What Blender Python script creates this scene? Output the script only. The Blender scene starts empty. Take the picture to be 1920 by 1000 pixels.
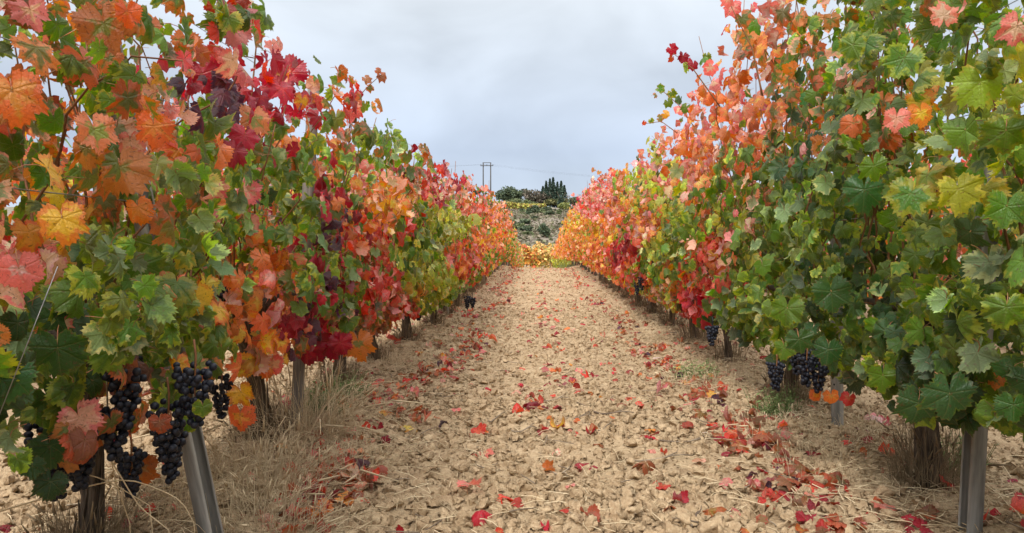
import bpy, math, random
import numpy as np
from mathutils import Vector, Matrix

# ------------------------------------------------------------------ camera, sky, sun, exposure
sc = bpy.context.scene
col = sc.collection
CAM = np.array([0.0, 0.0, 1.0])
PITCH, YAW, FPX = math.radians(-2.0), math.radians(2.01), 1280.0
cd = bpy.data.cameras.new("camera"); cam = bpy.data.objects.new("camera", cd); col.objects.link(cam)
cd.sensor_width = 36; cd.lens = 24; cd.clip_start = 0.05; cd.clip_end = 4000
cam.location = CAM; cam.rotation_euler = (math.pi/2 + PITCH, 0, YAW)
sc.camera = cam
sc.render.engine = 'CYCLES'
sc.view_settings.view_transform = 'Standard'; sc.view_settings.look = 'None'
sc.view_settings.gamma = 1.0; sc.view_settings.exposure = 1.12
sc.view_settings.use_curve_mapping = False
sc.cycles.max_bounces = 5; sc.cycles.diffuse_bounces = 3; sc.cycles.glossy_bounces = 2
sc.cycles.transmission_bounces = 3; sc.cycles.transparent_max_bounces = 4
sc.cycles.caustics_reflective = False; sc.cycles.caustics_refractive = False

SUN_EL, SUN_ROT = math.radians(46), math.radians(200)
w = bpy.data.worlds.new("World"); sc.world = w; w.use_nodes = True
nt = w.node_tree; N = nt.nodes; L = nt.links
bg = N['Background']; bg.inputs['Strength'].default_value = 0.1
sky = N.new('ShaderNodeTexSky'); sky.sky_type = 'NISHITA'; sky.sun_disc = False
sky.sun_elevation = SUN_EL; sky.sun_rotation = SUN_ROT
tc = N.new('ShaderNodeTexCoord'); sep = N.new('ShaderNodeSeparateXYZ'); L.new(tc.outputs['Generated'], sep.inputs[0])
ramp = N.new('ShaderNodeValToRGB')          # overcast cloud layer: dim towards the horizon, bright at the zenith
L.new(sep.outputs['Z'], ramp.inputs[0])
el = ramp.color_ramp.elements
el[0].position = 0.0; el[0].color = (.315, .36, .425, 1)
el[1].position = 1.0; el[1].color = (1.35, 1.33, 1.3, 1)
for p_, c_ in ((.05, (.285, .33, .40, 1)), (.13, (.26, .30, .37, 1)), (.22, (.31, .345, .395, 1)), (.33, (.38, .41, .44, 1)), (.55, (.74, .76, .79, 1))):
    e_ = el.new(p_); e_.color = c_
mp = N.new('ShaderNodeMapping'); mp.inputs['Scale'].default_value = (1.6, 1.6, 3.0); mp.inputs['Location'].default_value = (.4, .2, .1)
L.new(tc.outputs['Generated'], mp.inputs[0])
nz = N.new('ShaderNodeTexNoise'); nz.inputs['Scale'].default_value = 2.1; nz.inputs['Detail'].default_value = 5; nz.inputs['Roughness'].default_value = .45
nz.inputs['Distortion'].default_value = .5
L.new(mp.outputs[0], nz.inputs['Vector'])
mr = N.new('ShaderNodeMapRange'); mr.inputs['From Min'].default_value = .3; mr.inputs['From Max'].default_value = .7
mr.inputs['To Min'].default_value = .79; mr.inputs['To Max'].default_value = 1.2; L.new(nz.outputs[0], mr.inputs[0])
vm = N.new('ShaderNodeVectorMath'); vm.operation = 'SCALE'; L.new(ramp.outputs[0], vm.inputs[0]); L.new(mr.outputs[0], vm.inputs['Scale'])
v10 = N.new('ShaderNodeVectorMath'); v10.operation = 'SCALE'; v10.inputs['Scale'].default_value = 10.0; L.new(vm.outputs[0], v10.inputs[0])
mx = N.new('ShaderNodeMix'); mx.data_type = 'RGBA'; mx.inputs[0].default_value = 0.94
L.new(sky.outputs[0], mx.inputs[6]); L.new(v10.outputs[0], mx.inputs[7]); L.new(mx.outputs[2], bg.inputs['Color'])

sd = bpy.data.lights.new("sun", 'SUN'); sun = bpy.data.objects.new("sun", sd); col.objects.link(sun)
sd.energy = 1.5; sd.angle = math.radians(14); sd.color = (1.0, .96, .9)
az = SUN_ROT
sdir = Vector((math.sin(az)*math.cos(SUN_EL), math.cos(az)*math.cos(SUN_EL), math.sin(SUN_EL)))
sun.rotation_euler = sdir.to_track_quat('Z', 'Y').to_euler()

rng = np.random.default_rng(11); random.seed(11)

# ------------------------------------------------------------------ helpers
def Rcam():
    cx, sx = math.cos(math.pi/2+PITCH), math.sin(math.pi/2+PITCH); cz, sz = math.cos(YAW), math.sin(YAW)
    Rx = np.array([[1,0,0],[0,cx,-sx],[0,sx,cx]]); Rz = np.array([[cz,-sz,0],[sz,cz,0],[0,0,1]])
    return Rz @ Rx
RC = Rcam()
def at(px, py, Y):
    """world point at distance Y along the rows seen at photo pixel px, py"""
    d = RC @ np.array([(px-960)/FPX, (500-py)/FPX, -1.0]); return CAM + d*(Y/d[1])
def project(P):
    q = (P - CAM) @ RC; z = -q[:, 2]; zz = np.maximum(z, 1e-3)
    return 960+FPX*q[:, 0]/zz, 500-FPX*q[:, 1]/zz, z
def on_ground(px, py):
    d = RC @ np.array([(px-960)/FPX, (500-py)/FPX, -1.0]); t = 0.5
    for _ in range(400):
        p = CAM + d*t
        if p[2] <= gz(p[0], p[1]): break
        t *= 1.012
    return p[0], p[1]

def h2(ix, iy, s):
    v = np.sin(ix*127.1 + iy*311.7 + s*74.7)*43758.5453; return v-np.floor(v)
def vn2(x, y, s=0):
    ix, iy = np.floor(x), np.floor(y); fx, fy = x-ix, y-iy
    fx = fx*fx*(3-2*fx); fy = fy*fy*(3-2*fy)
    a, b, c, d = h2(ix,iy,s), h2(ix+1,iy,s), h2(ix,iy+1,s), h2(ix+1,iy+1,s)
    return (a*(1-fx)+b*fx)*(1-fy)+(c*(1-fx)+d*fx)*fy
def vn3(p, s=0):
    i = np.floor(p); f = p-i; f = f*f*(3-2*f); out = 0
    for dx in (0,1):
        for dy in (0,1):
            for dz in (0,1):
                v = np.sin((i[...,0]+dx)*127.1+(i[...,1]+dy)*311.7+(i[...,2]+dz)*74.7+s*19.3)*43758.5453; v = v-np.floor(v)
                out = out + v*(f[...,0] if dx else 1-f[...,0])*(f[...,1] if dy else 1-f[...,1])*(f[...,2] if dz else 1-f[...,2])
    return out

def sstep(a, b, x):
    t = np.clip((x-a)/(b-a), 0, 1); return t*t*(3-2*t)
def row_x(side, y):
    if side < 0: return -1.30 + .17*sstep(4, 8, np.asarray(y, float))
    return 1.49 - .04*sstep(5, 12, np.asarray(y, float))
GY = [-60, 6, 20, 23, 32, 42, 62, 80, 84, 92, 96, 119, 123, 158, 162, 185, 205, 235, 300, 900]
GZ = [0, 0, .14, .14, -.45, -1.0, -1.1, -.6, .9, 1.2, 2.3, 3.9, 4.9, 8.0, 8.8, 10.2, 11.6, 12.6, 12.5, 11]
def gz(x, y):
    x = np.asarray(x, float); y = np.asarray(y, float)
    z = np.interp(y, GY, GZ)
    far = sstep(70, 95, y)
    z = z + far*((vn2(x*.06+5, y*.06, 3)-.5)*1.6 + (vn2(x*.3, y*.3, 4)-.5)*.5)
    near = 1-sstep(34, 45, y)
    dl = np.abs(x-row_x(-1, y)); dr = np.abs(x-row_x(1, y))
    z = z + near*(.075*np.exp(-(dl/.33)**2) + .075*np.exp(-(dr/.33)**2))
    z = z + near*(vn2(x*1.3, y*1.3, 7)-.5)*.05
    return z
def gfine(x, y):
    n = 1-sstep(14, 40, np.abs(y))
    a = np.abs(vn2(x*14, y*14, 1)-.5)*-2+1; b = np.abs(vn2(x*31+3, y*31, 2)-.5)*-2+1
    m = vn2(x*3.1, y*3.1, 9)
    c = vn2(x*55, y*55, 12)
    return n*((1-a)*.026*(.4+m) + (1-b)*.017 + (c-.5)*.012 - .012)

def newmesh(name, V, F, attrs=None, smooth=True, mats=(), midx=None):
    """F: (n,3) or (n,4) int array, or a list of such arrays"""
    me = bpy.data.meshes.new(name)
    Fs = F if isinstance(F, list) else [F]
    Fs = [np.asarray(f, np.int32) for f in Fs if len(f)]
    V = np.asarray(V, np.float32)
    me.vertices.add(len(V)); me.vertices.foreach_set('co', V.ravel())
    loops = np.concatenate([f.ravel() for f in Fs]); tot = np.concatenate([np.full(len(f), f.shape[1], np.int32) for f in Fs])
    start = np.concatenate([[0], np.cumsum(tot)[:-1]]).astype(np.int32)
    me.loops.add(len(loops)); me.loops.foreach_set('vertex_index', loops)
    me.polygons.add(len(tot)); me.polygons.foreach_set('loop_start', start)
    if smooth: me.polygons.foreach_set('use_smooth', np.ones(len(tot), bool))
    if midx is not None: me.polygons.foreach_set('material_index', np.asarray(midx, np.int32))
    for k, a in (attrs or {}).items():
        a = np.asarray(a, np.float32)
        if a.ndim == 1:
            at_ = me.attributes.new(k, 'FLOAT', 'POINT'); at_.data.foreach_set('value', a)
        else:
            at_ = me.attributes.new(k, 'FLOAT_VECTOR', 'POINT'); at_.data.foreach_set('vector', a.ravel())
    for m in mats: me.materials.append(m)
    me.update(calc_edges=True); me.validate()
    return me
def link(name, me, parent=None, loc=None, rot=None):
    o = bpy.data.objects.new(name, me); col.objects.link(o)
    if parent is not None: o.parent = parent
    if loc is not None: o.location = loc
    if rot is not None: o.rotation_euler = rot
    return o
def tag(o, label=None, cat=None, group=None, kind=None):
    if label: o['label'] = label
    if cat: o['category'] = cat
    if group: o['group'] = group
    if kind: o['kind'] = kind
    return o

def frames(P):
    T = np.gradient(P, axis=0); T /= np.linalg.norm(T, axis=1)[:, None]+1e-9
    ref = np.array([0, 0, 1.0]) if abs(T[:, 2]).mean() < .8 else np.array([1.0, 0, 0])
    A = np.cross(T, ref); A /= np.linalg.norm(A, axis=1)[:, None]+1e-9
    return T, A, np.cross(T, A)
class MB:
    def __init__(s): s.V = []; s.F3 = []; s.F4 = []; s.n = 0
    def add(s, V, F3=None, F4=None):
        if F3 is not None and len(F3): s.F3.append(np.asarray(F3)+s.n)
        if F4 is not None and len(F4): s.F4.append(np.asarray(F4)+s.n)
        s.V.append(np.asarray(V, float)); s.n += len(V); return s
    def tube(s, P, R, seg=5, caps=True, ecc=None):
        P = np.asarray(P, float); n = len(P); R = np.broadcast_to(np.asarray(R, float), (n,)) if np.ndim(R) < 2 else np.asarray(R)
        T, A, B = frames(P); th = np.arange(seg)/seg*2*math.pi
        rr = R[:, None] if R.ndim == 1 else R
        V = P[:, None, :] + (A[:, None, :]*np.cos(th)[None, :, None] + B[:, None, :]*np.sin(th)[None, :, None])*rr[..., None]
        V = V.reshape(-1, 3); i = np.arange(n-1)[:, None]*seg; j = np.arange(seg)[None, :]; k = (j+1) % seg
        F4 = np.stack([i+j, i+k, i+seg+k, i+seg+j], -1).reshape(-1, 4)
        F3 = []
        if caps:
            V = np.vstack([V, P[0], P[-1]]); c0, c1 = n*seg, n*seg+1
            F3 = [(c0, (q+1) % seg, q) for q in range(seg)] + [(c1, (n-1)*seg+q, (n-1)*seg+(q+1) % seg) for q in range(seg)]
        return s.add(V, F3, F4)
    def box(s, c, size, R=None):
        c = np.asarray(c, float); h = np.asarray(size, float)/2
        V = np.array([(x, y, z) for x in (-1, 1) for y in (-1, 1) for z in (-1, 1)], float)*h
        if R is not None: V = V @ np.asarray(R).T
        return s.add(V+c, None, [(0,1,3,2),(4,6,7,5),(0,4,5,1),(2,3,7,6),(0,2,6,4),(1,5,7,3)])
    def mesh(s, name, mat, smooth=True, attrs=None):
        F = []
        if s.F4: F.append(np.concatenate(s.F4))
        if s.F3: F.append(np.concatenate(s.F3))
        return newmesh(name, np.concatenate(s.V), F, attrs, smooth, (mat,) if mat else ())
    def build(s, name, mat, parent=None, smooth=True): return link(name, s.mesh(name, mat, smooth), parent)

# ------------------------------------------------------------------ materials
def mat(name):
    m = bpy.data.materials.new(name); m.use_nodes = True
    t = m.node_tree; return m, t.nodes, t.links, t.nodes['Principled BSDF']
def MATH(N, L, op, a, b=None, c=None, clamp=False):
    n = N.new('ShaderNodeMath'); n.operation = op; n.use_clamp = clamp
    for k, v in enumerate((a, b, c)):
        if v is None: continue
        if isinstance(v, (int, float)): n.inputs[k].default_value = v
        else: L.new(v, n.inputs[k])
    return n.outputs[0]
def MIX(N, L, f, a, b, mode='MIX'):
    n = N.new('ShaderNodeMix'); n.data_type = 'RGBA'; n.blend_type = mode
    for k, v in ((0, f), (6, a), (7, b)):
        if isinstance(v, (int, float)): n.inputs[k].default_value = v
        elif isinstance(v, tuple): n.inputs[k].default_value = (*v, 1) if len(v) == 3 else v
        else: L.new(v, n.inputs[k])
    return n.outputs[2]
def NOISE(N, L, vec, scale, detail=3, rough=.55, dist=0):
    n = N.new('ShaderNodeTexNoise'); n.inputs['Scale'].default_value = scale; n.inputs['Detail'].default_value = detail
    n.inputs['Roughness'].default_value = rough; n.inputs['Distortion'].default_value = dist
    if vec is not None: L.new(vec, n.inputs['Vector'])
    return n.outputs[0]
def RANGE(N, L, v, a, b, c=0., d=1., smooth=False):
    n = N.new('ShaderNodeMapRange'); L.new(v, n.inputs[0])
    if smooth: n.interpolation_type = 'SMOOTHSTEP'
    for k, x in ((1, a), (2, b), (3, c), (4, d)):
        if isinstance(x, (int, float)): n.inputs[k].default_value = x
        else: L.new(x, n.inputs[k])
    return n.outputs[0]
def BUMP(N, L, bsdf, h, strength=.5, dist=.01):
    n = N.new('ShaderNodeBump'); n.inputs['Strength'].default_value = strength; n.inputs['Distance'].default_value = dist
    L.new(h, n.inputs['Height']); L.new(n.outputs[0], bsdf.inputs['Normal'])

def leaf_material(name, src):
    m, N, L, B = mat(name)
    def A(k, typ):
        n = N.new('ShaderNodeAttribute'); n.attribute_name = k; n.attribute_type = typ; return n
    lp = A('lp', 'GEOMETRY').outputs['Vector']
    ca = A('ca', src).outputs['Vector']; cb = A('cb', src).outputs['Vector']; turn = A('turn', src).outputs['Fac']
    s = N.new('ShaderNodeSeparateXYZ'); L.new(lp, s.inputs[0]); x, y, e = s.outputs
    ax = MATH(N, L, 'ABSOLUTE', x)
    ds = []
    for ang in (0, 50, 103):
        a = math.radians(ang); sa, ca_ = math.sin(a), math.cos(a)
        cr = MATH(N, L, 'ABSOLUTE', MATH(N, L, 'SUBTRACT', MATH(N, L, 'MULTIPLY', ax, ca_), MATH(N, L, 'MULTIPLY', y, sa)))
        dt = MATH(N, L, 'ADD', MATH(N, L, 'MULTIPLY', ax, sa), MATH(N, L, 'MULTIPLY', y, ca_))
        ds.append(MATH(N, L, 'ADD', cr, MATH(N, L, 'MULTIPLY', MATH(N, L, 'MAXIMUM', MATH(N, L, 'MULTIPLY', dt, -1.), 0.), 8.)))
    dv = MATH(N, L, 'MINIMUM', MATH(N, L, 'MINIMUM', ds[0], ds[1]), ds[2])
    ln = N.new('ShaderNodeVectorMath'); ln.operation = 'LENGTH'
    cxy = N.new('ShaderNodeCombineXYZ'); L.new(x, cxy.inputs[0]); L.new(y, cxy.inputs[1]); L.new(cxy.outputs[0], ln.inputs[0])
    q = MATH(N, L, 'FRACT', MATH(N, L, 'MULTIPLY', MATH(N, L, 'SUBTRACT', ln.outputs['Value'], MATH(N, L, 'MULTIPLY', dv, 1.0)), 6.5))
    qd = MATH(N, L, 'ABSOLUTE', MATH(N, L, 'SUBTRACT', q, .5))
    sec = RANGE(N, L, qd, .5, .42, 1., 0.)   # 1 on secondary veins
    off = N.new('ShaderNodeVectorMath'); off.operation = 'MULTIPLY_ADD'; L.new(ca, off.inputs[0]); off.inputs[1].default_value = (57, 91, 133); L.new(lp, off.inputs[2])
    n1 = NOISE(N, L, off.outputs[0], 2.2, 3, .6)
    n2 = NOISE(N, L, off.outputs[0], 9, 2, .6)
    f = MATH(N, L, 'ADD', MATH(N, L, 'ADD', MATH(N, L, 'MULTIPLY', e, .75), MATH(N, L, 'MULTIPLY', MATH(N, L, 'SUBTRACT', n1, .5), 1.5)),
             MATH(N, L, 'MINIMUM', MATH(N, L, 'MULTIPLY', dv, 1.6), .25))
    inv = MATH(N, L, 'SUBTRACT', 1.1, MATH(N, L, 'MULTIPLY', turn, 1.2))
    mask = RANGE(N, L, f, MATH(N, L, 'SUBTRACT', inv, .16), MATH(N, L, 'ADD', inv, .16), 0., 1., True)
    c = MIX(N, L, mask, ca, cb)
    c = MIX(N, L, MATH(N, L, 'MULTIPLY', RANGE(N, L, n2, .35, .7), .55), c, MIX(N, L, 1.0, c, (.74, .66, .58), 'MULTIPLY'))
    vein = RANGE(N, L, dv, .004, .022, .38, 0.)
    c = MIX(N, L, MATH(N, L, 'MAXIMUM', vein, MATH(N, L, 'MULTIPLY', sec, .14)), c, MIX(N, L, .5, MIX(N, L, 1.0, c, (1.5, 1.5, 1.3), 'MULTIPLY'), (.3, .24, .09)))
    spots = RANGE(N, L, NOISE(N, L, off.outputs[0], 5.5, 3, .6), .61, .67)
    c = MIX(N, L, MATH(N, L, 'MULTIPLY', spots, .6), c, (.12, .05, .025))
    rim = RANGE(N, L, MATH(N, L, 'ADD', e, MATH(N, L, 'MULTIPLY', MATH(N, L, 'SUBTRACT', n2, .5), .35)), .93, 1.08)
    c = MIX(N, L, MATH(N, L, 'MULTIPLY', rim, .8), c, MIX(N, L, .6, c, (.28, .1, .04)))
    geo = N.new('ShaderNodeNewGeometry')
    hs = N.new('ShaderNodeHueSaturation'); hs.inputs['Saturation'].default_value = .72; hs.inputs['Value'].default_value = 1.25; L.new(c, hs.inputs['Color'])
    under = MIX(N, L, .12, hs.outputs[0], (.4, .42, .36))
    cc = MIX(N, L, geo.outputs['Backfacing'], c, under)
    L.new(cc, B.inputs['Base Color']); B.inputs['Roughness'].default_value = .42
    B.inputs['Specular IOR Level'].default_value = .5
    L.new(RANGE(N, L, geo.outputs['Backfacing'], 0, 1, .38, .75), B.inputs['Roughness'])
    hgt = MATH(N, L, 'ADD', MATH(N, L, 'MULTIPLY', RANGE(N, L, dv, 0, .06), .6), MATH(N, L, 'ADD', MATH(N, L, 'MULTIPLY', n2, .8), MATH(N, L, 'MULTIPLY', sec, -.35)))
    BUMP(N, L, B, hgt, .7, .004)
    tr = N.new('ShaderNodeBsdfTranslucent')
    sat = N.new('ShaderNodeHueSaturation'); sat.inputs['Saturation'].default_value = 1.15; sat.inputs['Value'].default_value = 1.3; L.new(c, sat.inputs['Color'])
    L.new(sat.outputs[0], tr.inputs['Color'])
    ms = N.new('ShaderNodeMixShader'); ms.inputs[0].default_value = .4
    L.new(B.outputs[0], ms.inputs[1]); L.new(tr.outputs[0], ms.inputs[2]); L.new(ms.outputs[0], N['Material Output'].inputs['Surface'])
    return m
M_LEAF_O = leaf_material('vine_leaf_single', 'OBJECT')
M_LEAF_G = leaf_material('vine_leaf_mass', 'GEOMETRY')

def simple(name, c1, c2, scale=20, rough=.8, bump=.4, bd=.005, coord='Object', detail=4, spec=.3, stretch=None, metallic=0, c3=None):
    m, N, L, B = mat(name)
    tc = N.new('ShaderNodeTexCoord'); v = tc.outputs[coord]
    if stretch:
        mp = N.new('ShaderNodeMapping'); mp.inputs['Scale'].default_value = stretch; L.new(v, mp.inputs[0]); v = mp.outputs[0]
    n = NOISE(N, L, v, scale, detail, .6)
    c = MIX(N, L, RANGE(N, L, n, .3, .7), c1, c2)
    if c3: c = MIX(N, L, RANGE(N, L, NOISE(N, L, v, scale*.23, 3), .5, .68), c, c3)
    L.new(c, B.inputs['Base Color']); B.inputs['Roughness'].default_value = rough; B.inputs['Specular IOR Level'].default_value = spec
    B.inputs['Metallic'].default_value = metallic
    if bump: BUMP(N, L, B, n, bump, bd)
    return m
M_CANE = simple('cane_bark', (.16, .06, .025), (.3, .14, .06), 60, .6)
M_PETI = simple('petiole', (.4, .1, .08), (.3, .22, .06), 8, .5, 0)
M_BARK = simple('vine_bark', (.035, .026, .02), (.2, .155, .115), 26, .95, 1.0, .02, stretch=(3.2, 3.2, .45), detail=6)
M_STEEL = simple('galvanised_steel', (.13, .125, .11), (.42, .40, .36), 22, .75, .5, .004, stretch=(1, 1, .12), metallic=0, spec=.4, c3=(.17, .115, .07))
M_WOOD = simple('weathered_stake', (.13, .115, .1), (.3, .27, .235), 30, .85, .6, .006, stretch=(3, 3, .15))
M_WIRE = simple('wire', (.28, .28, .28), (.4, .4, .4), 10, .35, 0, metallic=.8, spec=.5)
M_GRAPE = simple('grape_skin', (.004, .005, .011), (.014, .017, .03), 60, .5, 0, spec=.35)
M_STRAW = simple('dry_straw', (.42, .31, .18), (.72, .59, .39), 3, .8, 0)
M_TWIG = simple('dry_twig', (.1, .07, .05), (.34, .27, .19), 6, .85, .4, .003)
M_WEED = simple('green_weed', (.09, .14, .04), (.2, .26, .09), 6, .7, 0)
M_DEAD = simple('dead_weed', (.14, .1, .06), (.33, .25, .15), 4, .9, 0)
M_POLE = simple('pole_timber', (.05, .045, .04), (.09, .08, .07), 5, .8, 0)
M_HOLE_SHADE = simple('hole_shade', (.01, .01, .01), (.015, .015, .015), 5, .9, 0)  # near-black colour painted for the shade inside post holes

def soil_material(name, clod=False):
    m, N, L, B = mat(name)
    tc = N.new('ShaderNodeTexCoord'); v = tc.outputs['Object']
    big = NOISE(N, L, v, .9, 4, .6); mid = NOISE(N, L, v, 9, 5, .65); fine = NOISE(N, L, v, 70, 4, .7)
    c = MIX(N, L, RANGE(N, L, mid, .3, .72), (.285, .192, .11), (.55, .41, .255))
    c = MIX(N, L, MATH(N, L, 'MULTIPLY', RANGE(N, L, big, .5, .75), .5), c, (.44, .33, .2))
    c = MIX(N, L, MATH(N, L, 'MULTIPLY', RANGE(N, L, fine, .5, .75), .4), c, (.68, .56, .38))
    c = MIX(N, L, MATH(N, L, 'MULTIPLY', RANGE(N, L, fine, .42, .3), .6), c, (.22, .15, .085))
    if not clod:
        s = N.new('ShaderNodeSeparateXYZ'); L.new(v, s.inputs[0])
        ay = s.outputs[1]
        # the scrub covered slope beyond the vineyard, its tones paled to suggest haze
        fx = RANGE(N, L, ay, 60, 76)
        sc1 = NOISE(N, L, v, .35, 6, .7); sc2 = NOISE(N, L, v, 2.2, 4, .7)
        scrub = MIX(N, L, RANGE(N, L, sc2, .35, .65), (.13, .105, .085), (.29, .25, .2))
        scrub = MIX(N, L, RANGE(N, L, sc1, .52, .64), scrub, (.12, .14, .06))
        c = MIX(N, L, fx, c, scrub)
    L.new(c, B.inputs['Base Color']); B.inputs['Roughness'].default_value = .95; B.inputs['Specular IOR Level'].default_value = .15
    h = MATH(N, L, 'ADD', MATH(N, L, 'MULTIPLY', NOISE(N, L, v, 45, 4, .7), 1.0), MATH(N, L, 'MULTIPLY', NOISE(N, L, v, 150, 3, .7), .35))
    BUMP(N, L, B, h, 1.0, .016 if not clod else .01)
    return m
M_SOIL = soil_material('tilled_soil'); M_CLOD = soil_material('clod_soil', True)

def mass_material(name, trans=.25):
    m, N, L, B = mat(name)
    a = N.new('ShaderNodeAttribute'); a.attribute_name = 'ca'; a.attribute_type = 'GEOMETRY'
    L.new(a.outputs['Vector'], B.inputs['Base Color']); B.inputs['Roughness'].default_value = .6; B.inputs['Specular IOR Level'].default_value = .3
    tr = N.new('ShaderNodeBsdfTranslucent'); L.new(a.outputs['Vector'], tr.inputs['Color'])
    ms = N.new('ShaderNodeMixShader'); ms.inputs[0].default_value = trans
    L.new(B.outputs[0], ms.inputs[1]); L.new(tr.outputs[0], ms.inputs[2]); L.new(ms.outputs[0], N['Material Output'].inputs['Surface'])
    return m
M_FOL = mass_material('far_foliage')

# ------------------------------------------------------------------ ground
def axis(a, b, step, grow, lo, hi):
    mid = list(np.arange(a, b, step)); r = [mid[-1]]; s = step
    while r[-1] < hi: s *= grow; r.append(r[-1]+s)
    l = [mid[0]]; s = step
    while l[-1] > lo: s *= grow; l.append(l[-1]-s)
    return np.array(l[:0:-1]+mid+r[1:])
gxs = axis(-2.3, 2.5, .027, 1.1, -900, 900)
ys = [1.2]
while ys[-1] < 1400: ys.append(ys[-1]+max(.018, .0105*ys[-1]) if ys[-1] < 60 else ys[-1]+.02*ys[-1])
yb = [1.2]; s_ = .02
while yb[-1] > -300: s_ *= 1.12; yb.append(yb[-1]-s_)
gys = np.array(yb[:0:-1]+ys)
GX, GYY = np.meshgrid(gxs, gys)
fine = gfine(GX, GYY)*np.clip(1-(np.abs(GX)-2.6)/3, 0, 1)
Z = gz(GX, GYY)+fine
nx, ny = len(gxs), len(gys)
ii = (np.arange(ny-1)[:, None]*nx+np.arange(nx-1)[None, :]).ravel()
F = np.stack([ii, ii+1, ii+nx+1, ii+nx], 1)
g = link('ground', newmesh('ground', np.stack([GX, GYY, Z], -1).reshape(-1, 3), F, None, True, (M_SOIL,)))
tag(g, 'beige clodded soil of the vineyard track running on to a scrubby slope', None, None, 'structure')

# ------------------------------------------------------------------ clods
def ico(level):
    t = (1+5**.5)/2
    V = [(-1,t,0),(1,t,0),(-1,-t,0),(1,-t,0),(0,-1,t),(0,1,t),(0,-1,-t),(0,1,-t),(t,0,-1),(t,0,1),(-t,0,-1),(-t,0,1)]
    V = [np.array(v)/np.linalg.norm(v) for v in V]
    F = [(0,11,5),(0,5,1),(0,1,7),(0,7,10),(0,10,11),(1,5,9),(5,11,4),(11,10,2),(10,7,6),(7,1,8),(3,9,4),(3,4,2),(3,2,6),(3,6,8),(3,8,9),(4,9,5),(2,4,11),(6,2,10),(8,6,7),(9,8,1)]
    for _ in range(level):
        cache = {}; G = []
        def midp(a, b):
            k = (min(a, b), max(a, b))
            if k not in cache:
                v = V[a]+V[b]; V.append(v/np.linalg.norm(v)); cache[k] = len(V)-1
            return cache[k]
        for a, b, c in F:
            ab, bc, ca = midp(a, b), midp(b, c), midp(c, a); G += [(a,ab,ca),(b,bc,ab),(c,ca,bc),(ab,bc,ca)]
        F = G
    return np.array(V), np.array(F)
def clod_mesh(k, s, level=2):
    V, F = ico(level)
    d = 1 + 1.1*(vn3(V*1.2+k*7, k)-.5)*1.4 + .8*(vn3(V*2.7+k*3, k+5)-.5)
    Q = V*d[:, None]
    for _ in range(7):      # broken faces
        nn = rng.normal(0, 1, 3); nn /= np.linalg.norm(nn); ex = np.maximum(Q @ nn-rng.uniform(.3, .7), 0); Q = Q-ex[:, None]*nn
    Q = Q*(1+.22*(vn3(Q*6+k, k+9)-.5)[:, None])*rng.uniform(.75, 1.25, 3)*np.array([1, 1, .8])
    return newmesh('soil_clod', Q*s, F, None, False, (M_CLOD,))
clod_protos = []
for k in range(10):
    s = .034; q = [(-.35, 1.95), (.25, 2.3), (.62, 1.8), (-.1, 2.9), (1.0, 2.1), (-.6, 2.6), (.45, 3.3), (.9, 2.8), (-.3, 3.6), (.1, 1.75)][k]
    o = link('soil_clod', clod_mesh(k, s), None, (q[0], q[1], float(gz(*q)+gfine(*q))+.01), (0, 0, k*1.3))
    tag(o, ['angular clod of beige soil at the front left of the track', 'lone angular clod of soil near the middle of the track', 'clod of beige soil at the front right of the track', 'rough clod further up the middle of the track', 'rough clod of soil at the edge of the right leaf drift',
            'rough clod of soil beside the left leaf heap', 'clod of soil on the right half of the track, halfway up', 'clod of soil beside the big curled brown leaf', 'clod of soil left of the middle, farthest of the big ones', 'clod of soil in the front centre, nearest of all'][k], 'clod', 'larger soil clods')
    clod_protos.append(o)
def scatter(name, source, P, rot, scl):
    me = bpy.data.meshes.new(name); me.vertices.add(len(P)); me.vertices.foreach_set('co', P.astype(np.float32).ravel())
    a = me.attributes.new('turn_by', 'FLOAT_VECTOR', 'POINT'); a.data.foreach_set('vector', rot.astype(np.float32).ravel())
    a = me.attributes.new('grow_by', 'FLOAT', 'POINT'); a.data.foreach_set('value', scl.astype(np.float32))
    o = link(name, me); g = bpy.data.node_groups.new(name, 'GeometryNodeTree')
    g.interface.new_socket('Geometry', in_out='INPUT', socket_type='NodeSocketGeometry'); g.interface.new_socket('Geometry', in_out='OUTPUT', socket_type='NodeSocketGeometry')
    N, L = g.nodes, g.links; gi, go = N.new('NodeGroupInput'), N.new('NodeGroupOutput'); ip = N.new('GeometryNodeInstanceOnPoints')
    ob = N.new('GeometryNodeObjectInfo'); ob.inputs['Object'].default_value = source; ob.transform_space = 'ORIGINAL'
    ra = N.new('GeometryNodeInputNamedAttribute'); ra.data_type = 'FLOAT_VECTOR'; ra.inputs['Name'].default_value = 'turn_by'
    sa = N.new('GeometryNodeInputNamedAttribute'); sa.data_type = 'FLOAT'; sa.inputs['Name'].default_value = 'grow_by'
    L.new(gi.outputs[0], ip.inputs['Points']); L.new(ob.outputs['Geometry'], ip.inputs['Instance'])
    L.new(ra.outputs[0], ip.inputs['Rotation']); L.new(sa.outputs[0], ip.inputs['Scale']); L.new(ip.outputs[0], go.inputs[0])
    o.modifiers.new('scatter', 'NODES').node_group = g
    return o
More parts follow.
